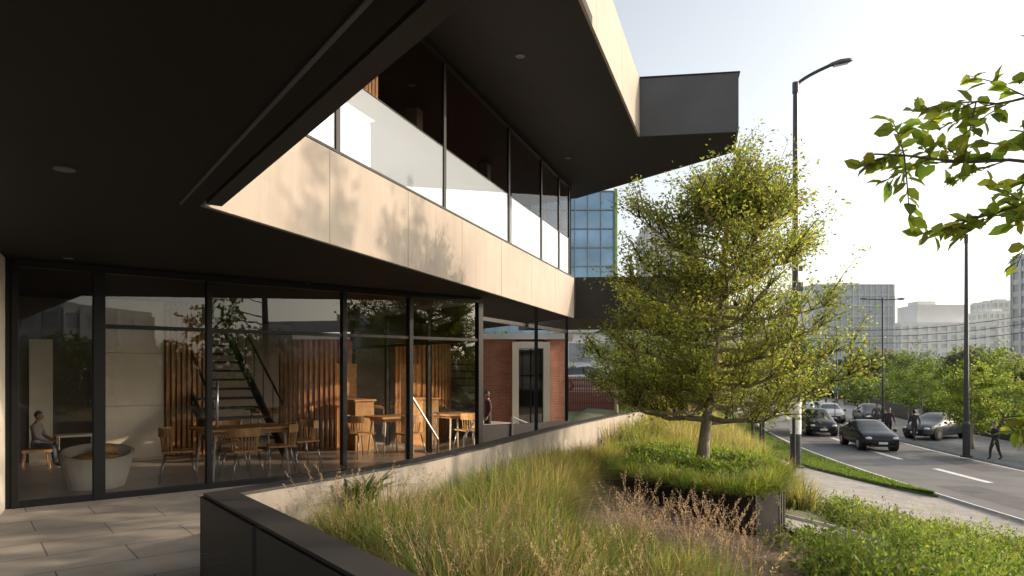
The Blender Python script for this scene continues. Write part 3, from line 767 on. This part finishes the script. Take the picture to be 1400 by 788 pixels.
# ------------------------------------------------------------ people
M['skin']=mat('skin',(.36,.22,.16),.55,var=.05); M['hair']=mat('dark_hair',(.02,.014,.01),.6)
M['eye']=mat('eye_dark',(.01,.01,.01),.3); M['shoe']=mat('shoe_leather',(.02,.018,.016),.5)
def person(name,loc,rz,height,top,bottom,pose='walk',long_hair=False,stride=.28):
    k=height/1.75; e=empty(name,loc,rz,k)
    mt=mat(name+'_top',top,.85,var=.12,scale=9); mb=mat(name+'_trousers',bottom,.85,var=.1,scale=9)
    if pose=='sit':
        hz=.50; J=dict(pel=(0,0,hz),ab=(0,.01,hz+.17),ch=(0,.02,hz+.40),nk=(0,.03,hz+.57),hd=(0,.05,hz+.66))
        for sgn,a in((-1,'L'),(1,'R')):
            J['sh'+a]=(sgn*.165,.02,hz+.49); J['el'+a]=(sgn*.22,.10,hz+.24); J['wr'+a]=(sgn*.12,.32,hz+.13); J['hn'+a]=(sgn*.09,.38,hz+.12)
            J['hp'+a]=(sgn*.09,.02,hz-.02); J['kn'+a]=(sgn*.11,.43,hz-.01); J['an'+a]=(sgn*.11,.42+.05*sgn,.09); J['to'+a]=(sgn*.12,.57+.05*sgn,.035)
    else:
        st=stride if pose=='walk' else .04
        J=dict(pel=(0,0,.93),ab=(0,.01,1.1),ch=(0,.02,1.30),nk=(0,.02,1.47),hd=(0,.035,1.56))
        for sgn,a in((-1,'L'),(1,'R')):
            f=sgn*st; J['sh'+a]=(sgn*.175,.01,1.40); J['el'+a]=(sgn*.235,-.03-f*.35,1.13); J['wr'+a]=(sgn*.235,.07-f*.7,.90); J['hn'+a]=(sgn*.23,.10-f*.75,.82)
            J['hp'+a]=(sgn*.09,0,.90); J['kn'+a]=(sgn*.10,.04+f*.55,.50); J['an'+a]=(sgn*.10,-.03+f*1.0,.085+(.05 if f<-.1 else 0)); J['to'+a]=(sgn*.115,.12+f*1.0,.035)
    rad=dict(pel=.135,ab=.125,ch=.14,nk=.062,hd=.055,sh=.075,el=.05,wr=.034,hn=.032,hp=.10,kn=.067,an=.045,to=.038)
    E=[('pel','ab'),('ab','ch'),('ch','nk'),('nk','hd')]
    for a in 'LR': E+=[('ch','sh'+a),('sh'+a,'el'+a),('el'+a,'wr'+a),('wr'+a,'hn'+a),('pel','hp'+a),('hp'+a,'kn'+a),('kn'+a,'an'+a),('an'+a,'to'+a)]
    names=list(J); vi={n_:i for i,n_ in enumerate(names)}
    me=bpy.data.meshes.new('body'); me.from_pydata([J[n_] for n_ in names],[(vi[a],vi[b]) for a,b in E],[])
    o=bpy.data.objects.new('tmpbody',me); COL.objects.link(o)
    md=o.modifiers.new('skin','SKIN'); 
    if not me.skin_vertices: 
        bpy.context.view_layer.update()
    sv=me.skin_vertices[0].data
    for n_ in names:
        r=rad.get(n_,rad.get(n_[:2])); sv[vi[n_]].radius=(r,r*(.72 if n_ in('pel','ab','ch') else 1))
        sv[vi[n_]].use_root=(n_=='pel')
    sb=o.modifiers.new('sub','SUBSURF'); sb.levels=2
    bpy.context.view_layer.update()
    dg=bpy.context.evaluated_depsgraph_get()
    nm=bpy.data.meshes.new_from_object(o.evaluated_get(dg)); bpy.data.objects.remove(o)
    nm.materials.clear()
    for m_ in (mt,mb,M['skin'],M['shoe']): nm.materials.append(m_)
    segs=[(np.array(J[a]),np.array(J[b]),a,b) for a,b in E]
    for p in nm.polygons:
        c=np.array(p.center); best=9;bm=0
        for A,Bq,a,b in segs:
            t=np.clip(np.dot(c-A,Bq-A)/np.dot(Bq-A,Bq-A),0,1); d=np.linalg.norm(c-(A+(Bq-A)*t))
            if d<best:
                best=d
                if b.startswith('hn'): bm=2
                elif b=='hd': bm=2
                elif b.startswith('to') : bm=3
                elif b[:2] in('hp','kn','an'): bm=1
                else: bm=0
        p.material_index=bm; p.use_smooth=True
    ob=bpy.data.objects.new('body',nm); link(ob,e)
    s=MB()
    for a,sgn in(('L',-1),('R',1)):
        w=Vector(J['wr'+a]); h=Vector(J['hn'+a]); d=(h-w).normalized(); side=Vector((0,1,0)) if pose!='sit' else Vector((1,0,0)); side=(side-d*side.dot(d)).normalized(); inw=side.cross(d)
        if inw.x*sgn>0: inw=-inw
        for i,l in enumerate((.062,.072,.068,.052)):
            b0=h+side*(.024-.016*i)-d*.01; m1=b0+d*l*.6+inw*.006; m2=m1+d*l*.4+inw*.02; s.tube([b0,m1,m2],[.0095,.0085,.006],6)
        b0=w+d*.02+side*.03; s.tube([b0,b0+d*.03+side*.022,b0+d*.06+side*.024+inw*.01],[.011,.010,.007],6)
    s.obj('fingers',['skin'],e,smooth=True)
    hc=Vector(J['hd'])+Vector((0,.02,.075))
    s=MB()
    def fn(p,q):
        q=q.copy()
        if p.z<-.1: q.x*=1-.35*(-p.z); q.y*=1-.12*(-p.z)
        if abs(p.x)<.25 and p.y>.6 and -.35<p.z<.1: q.y+=.018*(1-abs(p.x)/.25)
        return q
    s.ball(hc,(.075,.092,.118),0,20,16,fn)
    for sg_ in(-1,1):
        s.ball(hc+Vector((sg_*.03,.083,.008)),(.011,.007,.006),1,8,6); s.ball(hc+Vector((sg_*.076,-.002,-.005)),(.010,.018,.028),0,8,6)
    s.ball(hc+Vector((0,.080,-.055)),(.022,.006,.006),2,8,6)
    s.obj('head',['skin','eye','tail'],e,smooth=True)
    s=MB()
    def fh(p,q):
        q=q.copy()
        if p.y>.15 and p.z<.35: q*=.80
        if p.z<-.35 and not long_hair: q*=.78
        if p.z<-.2 and long_hair and p.y<.1: q.z*=1.5
        return q
    s.ball(hc+Vector((0,-.012,.018)),(.084,.096,.118),0,20,16,fh); s.obj('hair',['hair'],e,smooth=True)
    return e
person('pedestrian',(21.75,39.4,-2.18),math.radians(170),1.78,(.06,.03,.035),(.02,.02,.025))
person('pedestrian',(22.4,38.0,-2.18),math.radians(-10),1.74,(.05,.045,.05),(.03,.03,.04),long_hair=True)
person('pedestrian',(20.95,29.6,-2.18),math.radians(95),1.65,(.02,.02,.022),(.025,.025,.03),stride=.2)
person('pedestrian',(26.9,57.0,-2.18),math.radians(200),1.72,(.06,.05,.05),(.03,.03,.03))
person('pedestrian',(24.3,45.5,-2.18),math.radians(185),1.76,(.12,.10,.09),(.03,.035,.05))
x,y_=Lp(.50,4.10)
person('seated_child',(x,y_,.007),AG-math.pi/2-.5,1.22,(.30,.28,.27),(.10,.11,.14),pose='sit',long_hair=False)
person('standing_visitor',(-.75,21.5,-.6),math.pi*.6,1.62,(.08,.035,.03),(.03,.03,.04),pose='stand',long_hair=True)

# ------------------------------------------------------------ trees
def gen_tree(name,base,H,crown_fn,nl,ntw,lpt,leafL,leafW,col,tr_r,seed,matl='leaf',lean=(0,0),split=.3,twl=.5,wood='bark',droop=0.0,spread=.07,upb=.6,stray=0):
    global rng
    rng=np.random.default_rng(seed); rd=random.Random(seed)
    e=empty(name,base); s=MB()
    def axis(t): return Vector((lean[0]*t,lean[1]*t,H*t))+Vector((.05*math.sin(t*9+seed),.05*math.cos(t*7+seed),0))*H*.12*t
    ts=np.linspace(0,.93,12); rr=[tr_r*(1-t)**.8*(1+.35*math.exp(-t*30))+.006 for t in ts]
    s.tube([axis(t) for t in ts],rr,10)
    nodes=[]
    for t in np.linspace(split,.93,10): nodes.append((axis(t),tr_r*.4*(1-t)))
    for i in range(nl):
        t=split*.75+(.90-split*.75)*(i/nl)**1.1; p0=axis(t); a=i*2.4+rd.random()*.6
        tgt=crown_fn(rd,a,t)
        n=8; pts=[]
        for k in range(n+1):
            u=k/n; p=p0.lerp(tgt,u); p.z+=-.12*(tgt-p0).length*math.sin(math.pi*u)*.6; p+=Vector((rd.gauss(0,1),rd.gauss(0,1),rd.gauss(0,1)))*.012*(tgt-p0).length*(0<k); pts.append(p)
        r0=tr_r*.55*(1-t)**.7+.006
        s.tube(pts,[r0*(1-.85*k/n)+.003 for k in range(n+1)],7)
        for k in range(2,n+1): nodes.append((pts[k],r0*(1-.85*k/n)))
        if stray: nodes+= [(pts[n],.004)]*stray
    P=[];D=[];Cc=[]
    for j in range(ntw):
        nd=rd.choice(nodes)
        p0=nd[0]; out=Vector((p0.x-lean[0]*.5,p0.y-lean[1]*.5,0)); out=out.normalized() if out.length>.01 else Vector((rd.gauss(0,1),rd.gauss(0,1),0)).normalized()
        d=(out*.55+Vector((rd.gauss(0,.6),rd.gauss(0,.6),rd.gauss(upb,.45)))).normalized()
        Lw=twl*(.5+rd.random()); 
        if rd.random()<.10: Lw*=1.6
        tip=p0+d*Lw; mid=p0.lerp(tip,.5)+Vector((0,0,.05*Lw))
        tip.z-=droop*Lw
        s.tube([p0,mid,tip],[.007*H/5+.002,.005*H/5,.002],4,1)
        shade=.7+.6*rd.random()
        for k in range(lpt):
            u=.15+.9*rd.random(); c=p0.lerp(mid,u*2) if u<.5 else mid.lerp(tip,(u-.5)*2)
            P.append(c+Vector((rd.gauss(0,1),rd.gauss(0,1),rd.gauss(0,1)))*spread); D.append(d*.5+Vector((rd.gauss(0,.7),rd.gauss(0,.7),rd.gauss(-.1,.5)))); Cc.append(shade)
    s.obj('trunk_and_limbs',[wood,'twig'],e,smooth=True)
    P=np.array(P);D=np.array(D);N=len(P); c=colvar(col,N,.22,.14)*np.array(Cc)[:,None]
    LL=leafL*(.7+.6*rng.random(N)); V,F,C=leaves(P,D,LL,LL*leafW,c)
    npmesh('leaves',V,F,C,M[matl],e)
    return e
def crown_main(rd,a,t):
    rr=np.interp(t,[.15,.30,.45,.62,.78,.9],[1.50,1.70,1.62,1.25,.75,.30])*(.62+.48*rd.random())
    return Vector((.32*t*2+math.cos(a)*rr*1.10-.10*(t>.4)*(t<.75),math.sin(a)*rr*.95, 4.1*t+.22+.62*rr*(.3+.9*rd.random())*(.35+t)-.22*(t<.35)))
gen_tree('garden_tree',(2.80,10.1,BT-.03),5.0,crown_main,58,1850,34,.054,.50,(.175,.195,.050),.080,17,matl='leafmain',lean=(.58,.1),split=.19,twl=.42,spread=.06,upb=.9,stray=1)
def crown_tall(rd,a,t):
    rr=np.interp(t,[.3,.5,.7,.95],[1.4,2.0,1.9,.9])*(.6+.6*rd.random())
    return Vector((math.cos(a)*rr,math.sin(a)*rr,10.2*t+1.1*rd.random()))
z=float(terr(10.9,9.6)); gen_tree('street_tree',(12.6,9.3,z),11.8,crown_tall,16,64,70,.17,.6,(.08,.11,.03),.10,23,split=.45,twl=.55,spread=.15,stray=6)
z=float(terr(9.0,3)); gen_tree('street_tree',(11.2,6.6,z),10.4,crown_tall,14,52,60,.17,.6,(.08,.11,.03),.10,29,split=.45,twl=.5,spread=.14,stray=6)
def crown_s(R,H):
    def f(rd,a,t):
        rr=np.interp(t,[.3,.5,.75,.95],[.8,1,.85,.4])*R*(.65+.5*rd.random()); return Vector((math.cos(a)*rr,math.sin(a)*rr,H*t+R*.35*rd.random()))
    return f
far=[(22.9,34.0,-2.2,4.3,1.3,(.15,.19,.04)),(24.6,31.5,-2.2,3.8,1.4,(.16,.20,.04)),(28.2,47,-2.2,4.6,1.8,(.10,.15,.035)),(31.5,45,-2.2,5.4,2.1,(.12,.165,.035)),(32,55,-2.2,5.5,2.2,(.08,.12,.035)),(38,66,-2.2,5.5,2.4,(.08,.12,.04)),(34,41,-2.2,5.2,2.2,(.11,.15,.035)),(12.0,38,-1.9,5.5,2.0,(.10,.13,.035)),(5.2,34,-.6,5.0,2.0,(.09,.12,.035)),(9,36,-.6,4.2,1.7,(.09,.12,.035))]
for i,(x,y_,z,H,R,c) in enumerate(far):
    gen_tree('street_tree',(x,y_,z),H,crown_s(R,H),14,300,20,.13,.6,c,.09,40+i,split=.33,twl=.6*R/1.8,spread=.12)
rng=np.random.default_rng(5); rd=random.Random(5)
e=empty('overhanging_tree',(0,0,0)); s=MB(); zt=float(terr(5.6,4.3))
s.tube([(5.6,4.3,zt-.1),(5.5,4.35,1.2),(5.3,4.4,3.0),(5.2,4.4,4.8),(5.1,4.5,6.2)],[.13,.11,.09,.06,.02],10)
P=[];D=[];S_=[]
def branch(pts,r0,n_sub,leafn=14,sub=.35):
    pts=[Vector(p) for p in pts]
    fine=[]
    for a,b in zip(pts[:-1],pts[1:]):
        for k in range(5): fine.append(a.lerp(b,k/5)+Vector((rd.gauss(0,.014),rd.gauss(0,.014),rd.gauss(0,.014))))
    fine.append(pts[-1]); m_=len(fine)
    s.tube(fine,[r0*(1-.85*k/(m_-1))+.002 for k in range(m_)],7)
    for j in range(n_sub):
        k=int(m_*(.30+.7*j/n_sub)); k=min(k,m_-2); p0=fine[k]; t=(fine[k+1]-fine[k]).normalized()
        d=(t*.7+Vector((rd.gauss(0,.45),rd.gauss(0,.5),rd.gauss(.1,.5)))).normalized(); L_=sub*(.5+rd.random()*.9); tip=p0+d*L_+Vector((0,0,-.05))
        s.tube([p0,p0.lerp(tip,.5)+Vector((0,0,.02)),tip],[.005,.004,.002],5)
        for q_ in range(leafn):
            u=.12+.9*q_/leafn; c=p0.lerp(tip,u); sd=Vector((rd.gauss(0,1),rd.gauss(0,1),rd.gauss(0,.6))).normalized()
            P.append(c); D.append(d*.7+sd*.9); S_.append(.8+.4*rd.random())
branch([(5.3,4.4,3.0),(4.3,4.3,3.05),(3.2,4.2,2.90),(2.2,4.15,2.93)],.022,24,12)
branch([(5.25,4.4,2.8),(4.2,4.2,2.74),(3.3,4.1,2.66),(2.70,4.05,2.52)],.018,18,12)
branch([(5.3,4.4,3.2),(4.2,4.25,3.3),(3.3,4.2,3.3),(2.75,4.2,3.22)],.018,18,12)
branch([(5.2,4.4,3.6),(4.2,4.3,3.7),(3.20,4.2,3.58)],.016,14,11)
branch([(5.5,4.35,1.5),(4.2,4.2,1.45),(2.95,4.1,1.33)],.014,12,10,.22)
branch([(5.2,4.4,4.2),(4.9,5.5,4.9),(5.4,6.5,5.3)],.02,20)
branch([(5.2,4.4,4.6),(6.2,4.0,5.3),(7.0,3.6,5.5)],.02,20)
branch([(5.2,4.4,5.0),(5.0,3.6,6.0),(4.6,2.6,6.6)],.02,20)
s.obj('trunk_and_branches',['twig'],e,smooth=True)
P=np.array(P);D=np.array(D);N=len(P); LL=.085+.055*rng.random(N)
V,F,C=bigleaves(P,D,LL,LL*.58,colvar((.16,.20,.038),N,.2,.12)*np.array(S_)[:,None]); npmesh('leaves',V,F,C,M['leafnear'],e)

def mass(name,pts,size,n,col,leaf=.35):
    parts=[]
    for (x,y_,z,r,h) in pts:
        k=int(n*r*h/10); u=rng.normal(size=(k,3)); u/=np.linalg.norm(u,axis=1,keepdims=True)
        rad=(.62+.42*rng.random((k,1))); lump=1+.16*np.sin(u[:,0:1]*7+x)*np.cos(u[:,2:3]*6+y_)
        p=u*rad*lump*np.array([[r,r,h/2]])+np.array([[x,y_,z+h/2]]); p=p[p[:,2]>z-.1]
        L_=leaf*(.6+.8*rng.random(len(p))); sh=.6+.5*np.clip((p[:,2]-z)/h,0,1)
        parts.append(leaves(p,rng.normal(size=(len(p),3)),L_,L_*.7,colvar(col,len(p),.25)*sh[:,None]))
    V,F,C=cat(parts); return npmesh(name,V,F,C,M['leaf'])
rng=np.random.default_rng(9)
pts=[(48+rng.random()*45,95+rng.random()*25,-2.4,4+2*rng.random(),5+3*rng.random()) for k in range(26)]
mass('distant_tree_row',pts,1,700,(.12,.14,.10),.7)
pts=[(40+rng.random()*14,48+k*3.2,-2.3,2.0+rng.random(),2.6+1.6*rng.random()) for k in range(13)]
mass('roadside_tree_row',pts,1,1100,(.09,.13,.045),.35)
pts=[(-6+k*2.2,58-4*rng.random(),-.6,2.2,4.5+2*rng.random()) for k in range(3)]+[(8+k*2.6,42+3*rng.random(),-.6,1.9,3.6+1.5*rng.random()) for k in range(5)]
mass('background_tree_row',pts,1,1200,(.065,.09,.035),.32)
pts=[(38+6*rng.random(),-60+k*4.3,-2.3,3+rng.random(),5.5+2.5*rng.random()) for k in range(20)]
mass('opposite_tree_row',pts,1,450,(.05,.07,.03),.5)
pts=[(xc(60+k*6)-HW-5-2*rng.random(),60+k*6,-2.2,2.4,4+2*rng.random()) for k in range(12)]
mass('boulevard_tree_row',pts,1,500,(.09,.115,.055),.45)
pts=[(xc(y_)+HW+7.0,y_,-2.3,.9,1.9+.5*rng.random()) for y_ in np.arange(20,70,1.3)]
mass('hedge',pts,1,5200,(.07,.11,.035),.16)

# ------------------------------------------------------------ planting
rng=np.random.default_rng(31)
def clumps(cx,cy,nb,hgt,spread,width,cols,zf=soilz,leanm=.75,dryf=.16):
    parts=[]
    for i in range(len(cx)):
        n=nb; base=np.stack([cx[i]+rng.normal(0,spread,n),cy[i]+rng.normal(0,spread,n),np.zeros(n)],-1)
        base[:,2]=float(zf(cx[i],cy[i]))-.02
        az=np.arctan2(base[:,1]-cy[i],base[:,0]-cx[i])+rng.normal(0,.5,n)
        h=hgt[i]*(.6+.5*rng.random(n)); lean=np.clip(rng.gamma(2.2,leanm/2.2,n),.03,1.5)
        c=np.array(cols[rng.integers(len(cols))])*(.8+.4*rng.random()); col=colvar(c,n,.30,.14)
        dry=rng.random(n)<dryf; col[dry]=colvar((.30,.23,.13),int(dry.sum()),.2,.05)
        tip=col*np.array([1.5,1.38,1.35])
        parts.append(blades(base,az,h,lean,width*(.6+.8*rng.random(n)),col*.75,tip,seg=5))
    return cat(parts)
cy=2.3+7.4*rng.random(1500); cx=xleft(cy)+.2+3.6*rng.random(1500)
u_=cx/cy
ok=(u_<.31)&(cx>xleft(cy)+.25)
ok&=~((u_>.08)&(cy>4.9+.9*(.31-u_)*4))
ok&=~((cx>.95)&(cy>7.0))
cx=cx[ok][:360]; cy=cy[ok][:360]; u_=cx/cy
hg=(.44+.32*rng.random(len(cx)))*np.where(cx<xleft(cy)+.55,.7,1)*np.interp(u_,[.05,.2],[1,.76])
cols=[(.150,.195,.055),(.130,.180,.050),(.180,.205,.075),(.22,.19,.10),(.105,.16,.045)]
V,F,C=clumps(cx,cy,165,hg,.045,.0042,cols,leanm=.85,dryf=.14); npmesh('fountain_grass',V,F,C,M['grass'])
def seedheads(name,cx,cy,per,hgt,col,zf=soilz):
    parts=[]
    n=len(cx)*per; bx=np.repeat(cx,per)+rng.normal(0,.09,n); by=np.repeat(cy,per)+rng.normal(0,.09,n); bz=zf(bx,by)
    az=rng.random(n)*6.28; h=hgt*(.75+.5*rng.random(n)); lean=.1+.35*rng.random(n)
    parts.append(blades(np.stack([bx,by,bz],-1),az,h,lean,np.full(n,.0016),colvar((.25,.20,.13),n,.1),seg=4))
    tx=bx+np.cos(az)*lean*h; ty=by+np.sin(az)*lean*h; tz=bz+h*(1-.42*lean)
    k=30; u=np.tile(np.linspace(0,.17,k),n)
    d=np.stack([np.cos(az)*.5,np.sin(az)*.5,np.full(n,.8)],-1); d=np.repeat(d,k,axis=0)
    P=np.repeat(np.stack([tx,ty,tz],-1),k,axis=0)-d*(.12-u)[:,None]+rng.normal(0,.004,(n*k,3))
    parts.append(leaves(P,d+rng.normal(0,.6,(n*k,3)),np.full(n*k,.019),np.full(n*k,.005),colvar(col,n*k,.2,.05)))
    V,F,C=cat(parts); npmesh(name,V,F,C,M['grass'])
seedheads('pink_seed_heads',.85+1.0*rng.random(28),4.9+1.2*rng.random(28),7,.60,(.38,.28,.26))
cy2=3.0+2.2*rng.random(36); seedheads('tan_seed_heads',xleft(cy2)+.3+1.1*rng.random(36),cy2,7,.66,(.38,.29,.21))
n=720; cy=11+21*rng.random(n)**1.15; cx=xleft(cy)+.2+(xright(cy)-xleft(cy)+1.2)*rng.random(n)
ok=~((cx>1.0)&(cx<4.1)&(cy<12.9)&(cy>8)); cx=cx[ok];cy=cy[ok]
cols=[(.18,.20,.06),(.21,.21,.08),(.15,.185,.055),(.25,.23,.11)]
def sz2(x,y): return np.where(x<xright(y),soilz(x,y),np.maximum(terr(x,y),-.6))
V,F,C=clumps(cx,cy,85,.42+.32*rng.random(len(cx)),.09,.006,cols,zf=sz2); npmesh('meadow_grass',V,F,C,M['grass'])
n=46; cy=8.0+3*rng.random(n); cx=xleft(cy)+.25+.75*rng.random(n)
V,F,C=clumps(cx,cy,150,.36+.2*rng.random(n),.06,.004,cols); npmesh('feather_grass',V,F,C,M['grass'])
ex=[];ey=[]
for k in range(230):
    i=rng.integers(len(BED)); a=Vector(BED[i]);b=Vector(BED[(i+1)%len(BED)]); p=a.lerp(b,rng.random()).lerp(Vector((2.7,10.2)),.03+.16*rng.random()); ex.append(p.x);ey.append(p.y)
V,F,C=clumps(np.array(ex),np.array(ey),80,.20+.17*rng.random(230),.05,.0048,[(.17,.22,.05),(.15,.20,.045)],zf=lambda x,y:BT,leanm=1.0,dryf=.06); npmesh('sedge_grass',V,F,C,M['grass'])
def shrubs(name,C0,n,leaf,col):
    parts=[]
    for (x,y_,z,r,h) in C0:
        k=int(n*r*r*(1+h)); u=rng.normal(size=(k,3)); u/=np.linalg.norm(u,axis=1,keepdims=True); u[:,2]=np.abs(u[:,2])
        lump=1+.25*np.sin(u[:,0:1]*9+x*5)*np.cos(u[:,1:2]*8+y_*3)
        p=u*(.5+.6*rng.random((k,1))**.8)*lump*np.array([[r,r,h]])+np.array([[x,y_,z]])
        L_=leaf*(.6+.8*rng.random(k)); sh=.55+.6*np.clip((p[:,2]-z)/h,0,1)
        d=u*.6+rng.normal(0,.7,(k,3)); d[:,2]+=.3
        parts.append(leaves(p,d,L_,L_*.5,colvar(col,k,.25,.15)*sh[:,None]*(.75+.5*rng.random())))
    V,F,C=cat(parts); return npmesh(name,V,F,C,M['bush'])
c0=[]
for k in range(60):
    i=rng.random()*6.28; r=math.sqrt(rng.random())*1.1; c0.append((2.7+r*math.cos(i)*.95,10.2+r*1.6*math.sin(i),BT-.02,.22+.1*rng.random(),.12+.12*rng.random()))
shrubs('bed_groundcover',c0,3600,.05,(.13,.18,.04))
def tz(x,y_): return float(terr(x,y_))
c0=[]
for k in range(95):
    x=2.4+3.2*rng.random(); y_=4.6+3.5*rng.random()
    if x/y_<.415: continue
    zz=max(tz(x,y_),float(soilz(x,y_)) if x<float(xright(y_)) else -9)
    c0.append((x,y_,zz-.03,.28+.2*rng.random(),.28+.24*rng.random()))
for k in range(60):
    x=5.6+2.6*rng.random(); y_=8.2+2.6*rng.random()
    c0.append((x,y_,tz(x,y_)-.03,.30+.2*rng.random(),.30+.3*rng.random()))
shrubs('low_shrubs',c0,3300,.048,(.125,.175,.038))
c0=[]
for k in range(80):
    x=5.9+5.2*rng.random(); y_=10.8+3.0*rng.random()
    c0.append((x,y_,tz(x,y_)-.02,.34+.2*rng.random(),.26+.25*rng.random()))
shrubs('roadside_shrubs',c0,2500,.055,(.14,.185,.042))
# airy flowering stems poking out of the shrubs
cxs=np.concatenate([3.0+2.4*rng.random(26),6.0+4.5*rng.random(34)]); cys=np.concatenate([6.0+1.8*rng.random(26),10.0+3.2*rng.random(34)])
seedheads('flowering_stems',cxs,cys,3,.72,(.30,.30,.16),zf=lambda x,y:terr(x,y))
c0=[]
for k in range(60):
    y_=17+20*rng.random(); qv=6.7+2.2*rng.random(); x=float(xc(y_))-HW-qv; c0.append((x,y_,tz(x,y_)-.02,.4+.2*rng.random(),.35+.25*rng.random()))
shrubs('hillside_shrubs',c0,1200,.075,(.10,.15,.035))
n=80; V,F,C=blades(np.tile(np.array([[-1.28,5.9,.42]]),(n,1))+rng.normal(0,.03,(n,3))*np.array([1,1,.3]),rng.random(n)*6.28,.34+.14*rng.random(n),.5+.9*rng.random(n),np.full(n,.017),colvar((.055,.10,.035),n,.2),seg=5)
npmesh('agave_plant',V,F,C,M['grass'])
n=2600; px=1.2+3.2*rng.random(n); py=3.2+5*rng.random(n); ok=(px<xright(py))&(px>xleft(py)); px=px[ok];py=py[ok]
P=np.stack([px,py,soilz(px,py)+.025],-1); d=rng.normal(size=(len(px),3)); d[:,2]*=.15
V,F,C=leaves(P,d,.03+.03*rng.random(len(px)),.012+.012*rng.random(len(px)),colvar((.20,.14,.08),len(px),.35)); npmesh('bark_mulch',V,F,C,M['grass'])

# ------------------------------------------------------------ world, sun, camera
AZ=math.radians(8); EL=math.radians(18.5)
w=bpy.data.worlds.new('World'); scene.world=w; w.use_nodes=True; nt=w.node_tree
bg=nt.nodes['Background']; sky=nt.nodes.new('ShaderNodeTexSky'); sky.sky_type='NISHITA'; sky.sun_disc=False
sky.sun_elevation=EL; sky.sun_rotation=math.radians(90)-AZ
sky.air_density=1.0; sky.dust_density=3.0; sky.ozone_density=1.0
hs=nt.nodes.new('ShaderNodeHueSaturation'); hs.inputs['Saturation'].default_value=.46; hs.inputs['Value'].default_value=2.05
nt.links.new(sky.outputs[0],hs.inputs['Color'])
gm=nt.nodes.new('ShaderNodeMix'); gm.data_type='RGBA'; gm.blend_type='MULTIPLY'; gm.inputs[0].default_value=1.0
ga=[i for i in gm.inputs if i.name=='A' and i.type=='RGBA'][0]; gb=[i for i in gm.inputs if i.name=='B' and i.type=='RGBA'][0]; gb.default_value=(1.03,1.0,.94,1)
go=[o for o in gm.outputs if o.type=='RGBA'][0]
nt.links.new(hs.outputs[0],ga); nt.links.new(go,bg.inputs['Color']); bg.inputs['Strength'].default_value=.15
sd=Vector((math.cos(AZ)*math.cos(EL),math.sin(AZ)*math.cos(EL),math.sin(EL)))
l=bpy.data.lights.new('sun','SUN'); l.energy=3.9; l.angle=math.radians(.5); l.color=(1,.80,.58)
lo=bpy.data.objects.new('sun',l); COL.objects.link(lo); lo.rotation_euler=sd.to_track_quat('Z','Y').to_euler()
cam=bpy.data.cameras.new('camera'); co_=bpy.data.objects.new('camera',cam); COL.objects.link(co_)
co_.location=(0,0,1.6); co_.rotation_euler=(math.radians(90),0,0); cam.lens=24; cam.sensor_width=36; cam.shift_y=116/1400
cam.clip_end=5000; cam.clip_start=.05
scene.camera=co_
scene.view_settings.view_transform='Standard'; scene.view_settings.look='None'; scene.view_settings.exposure=0
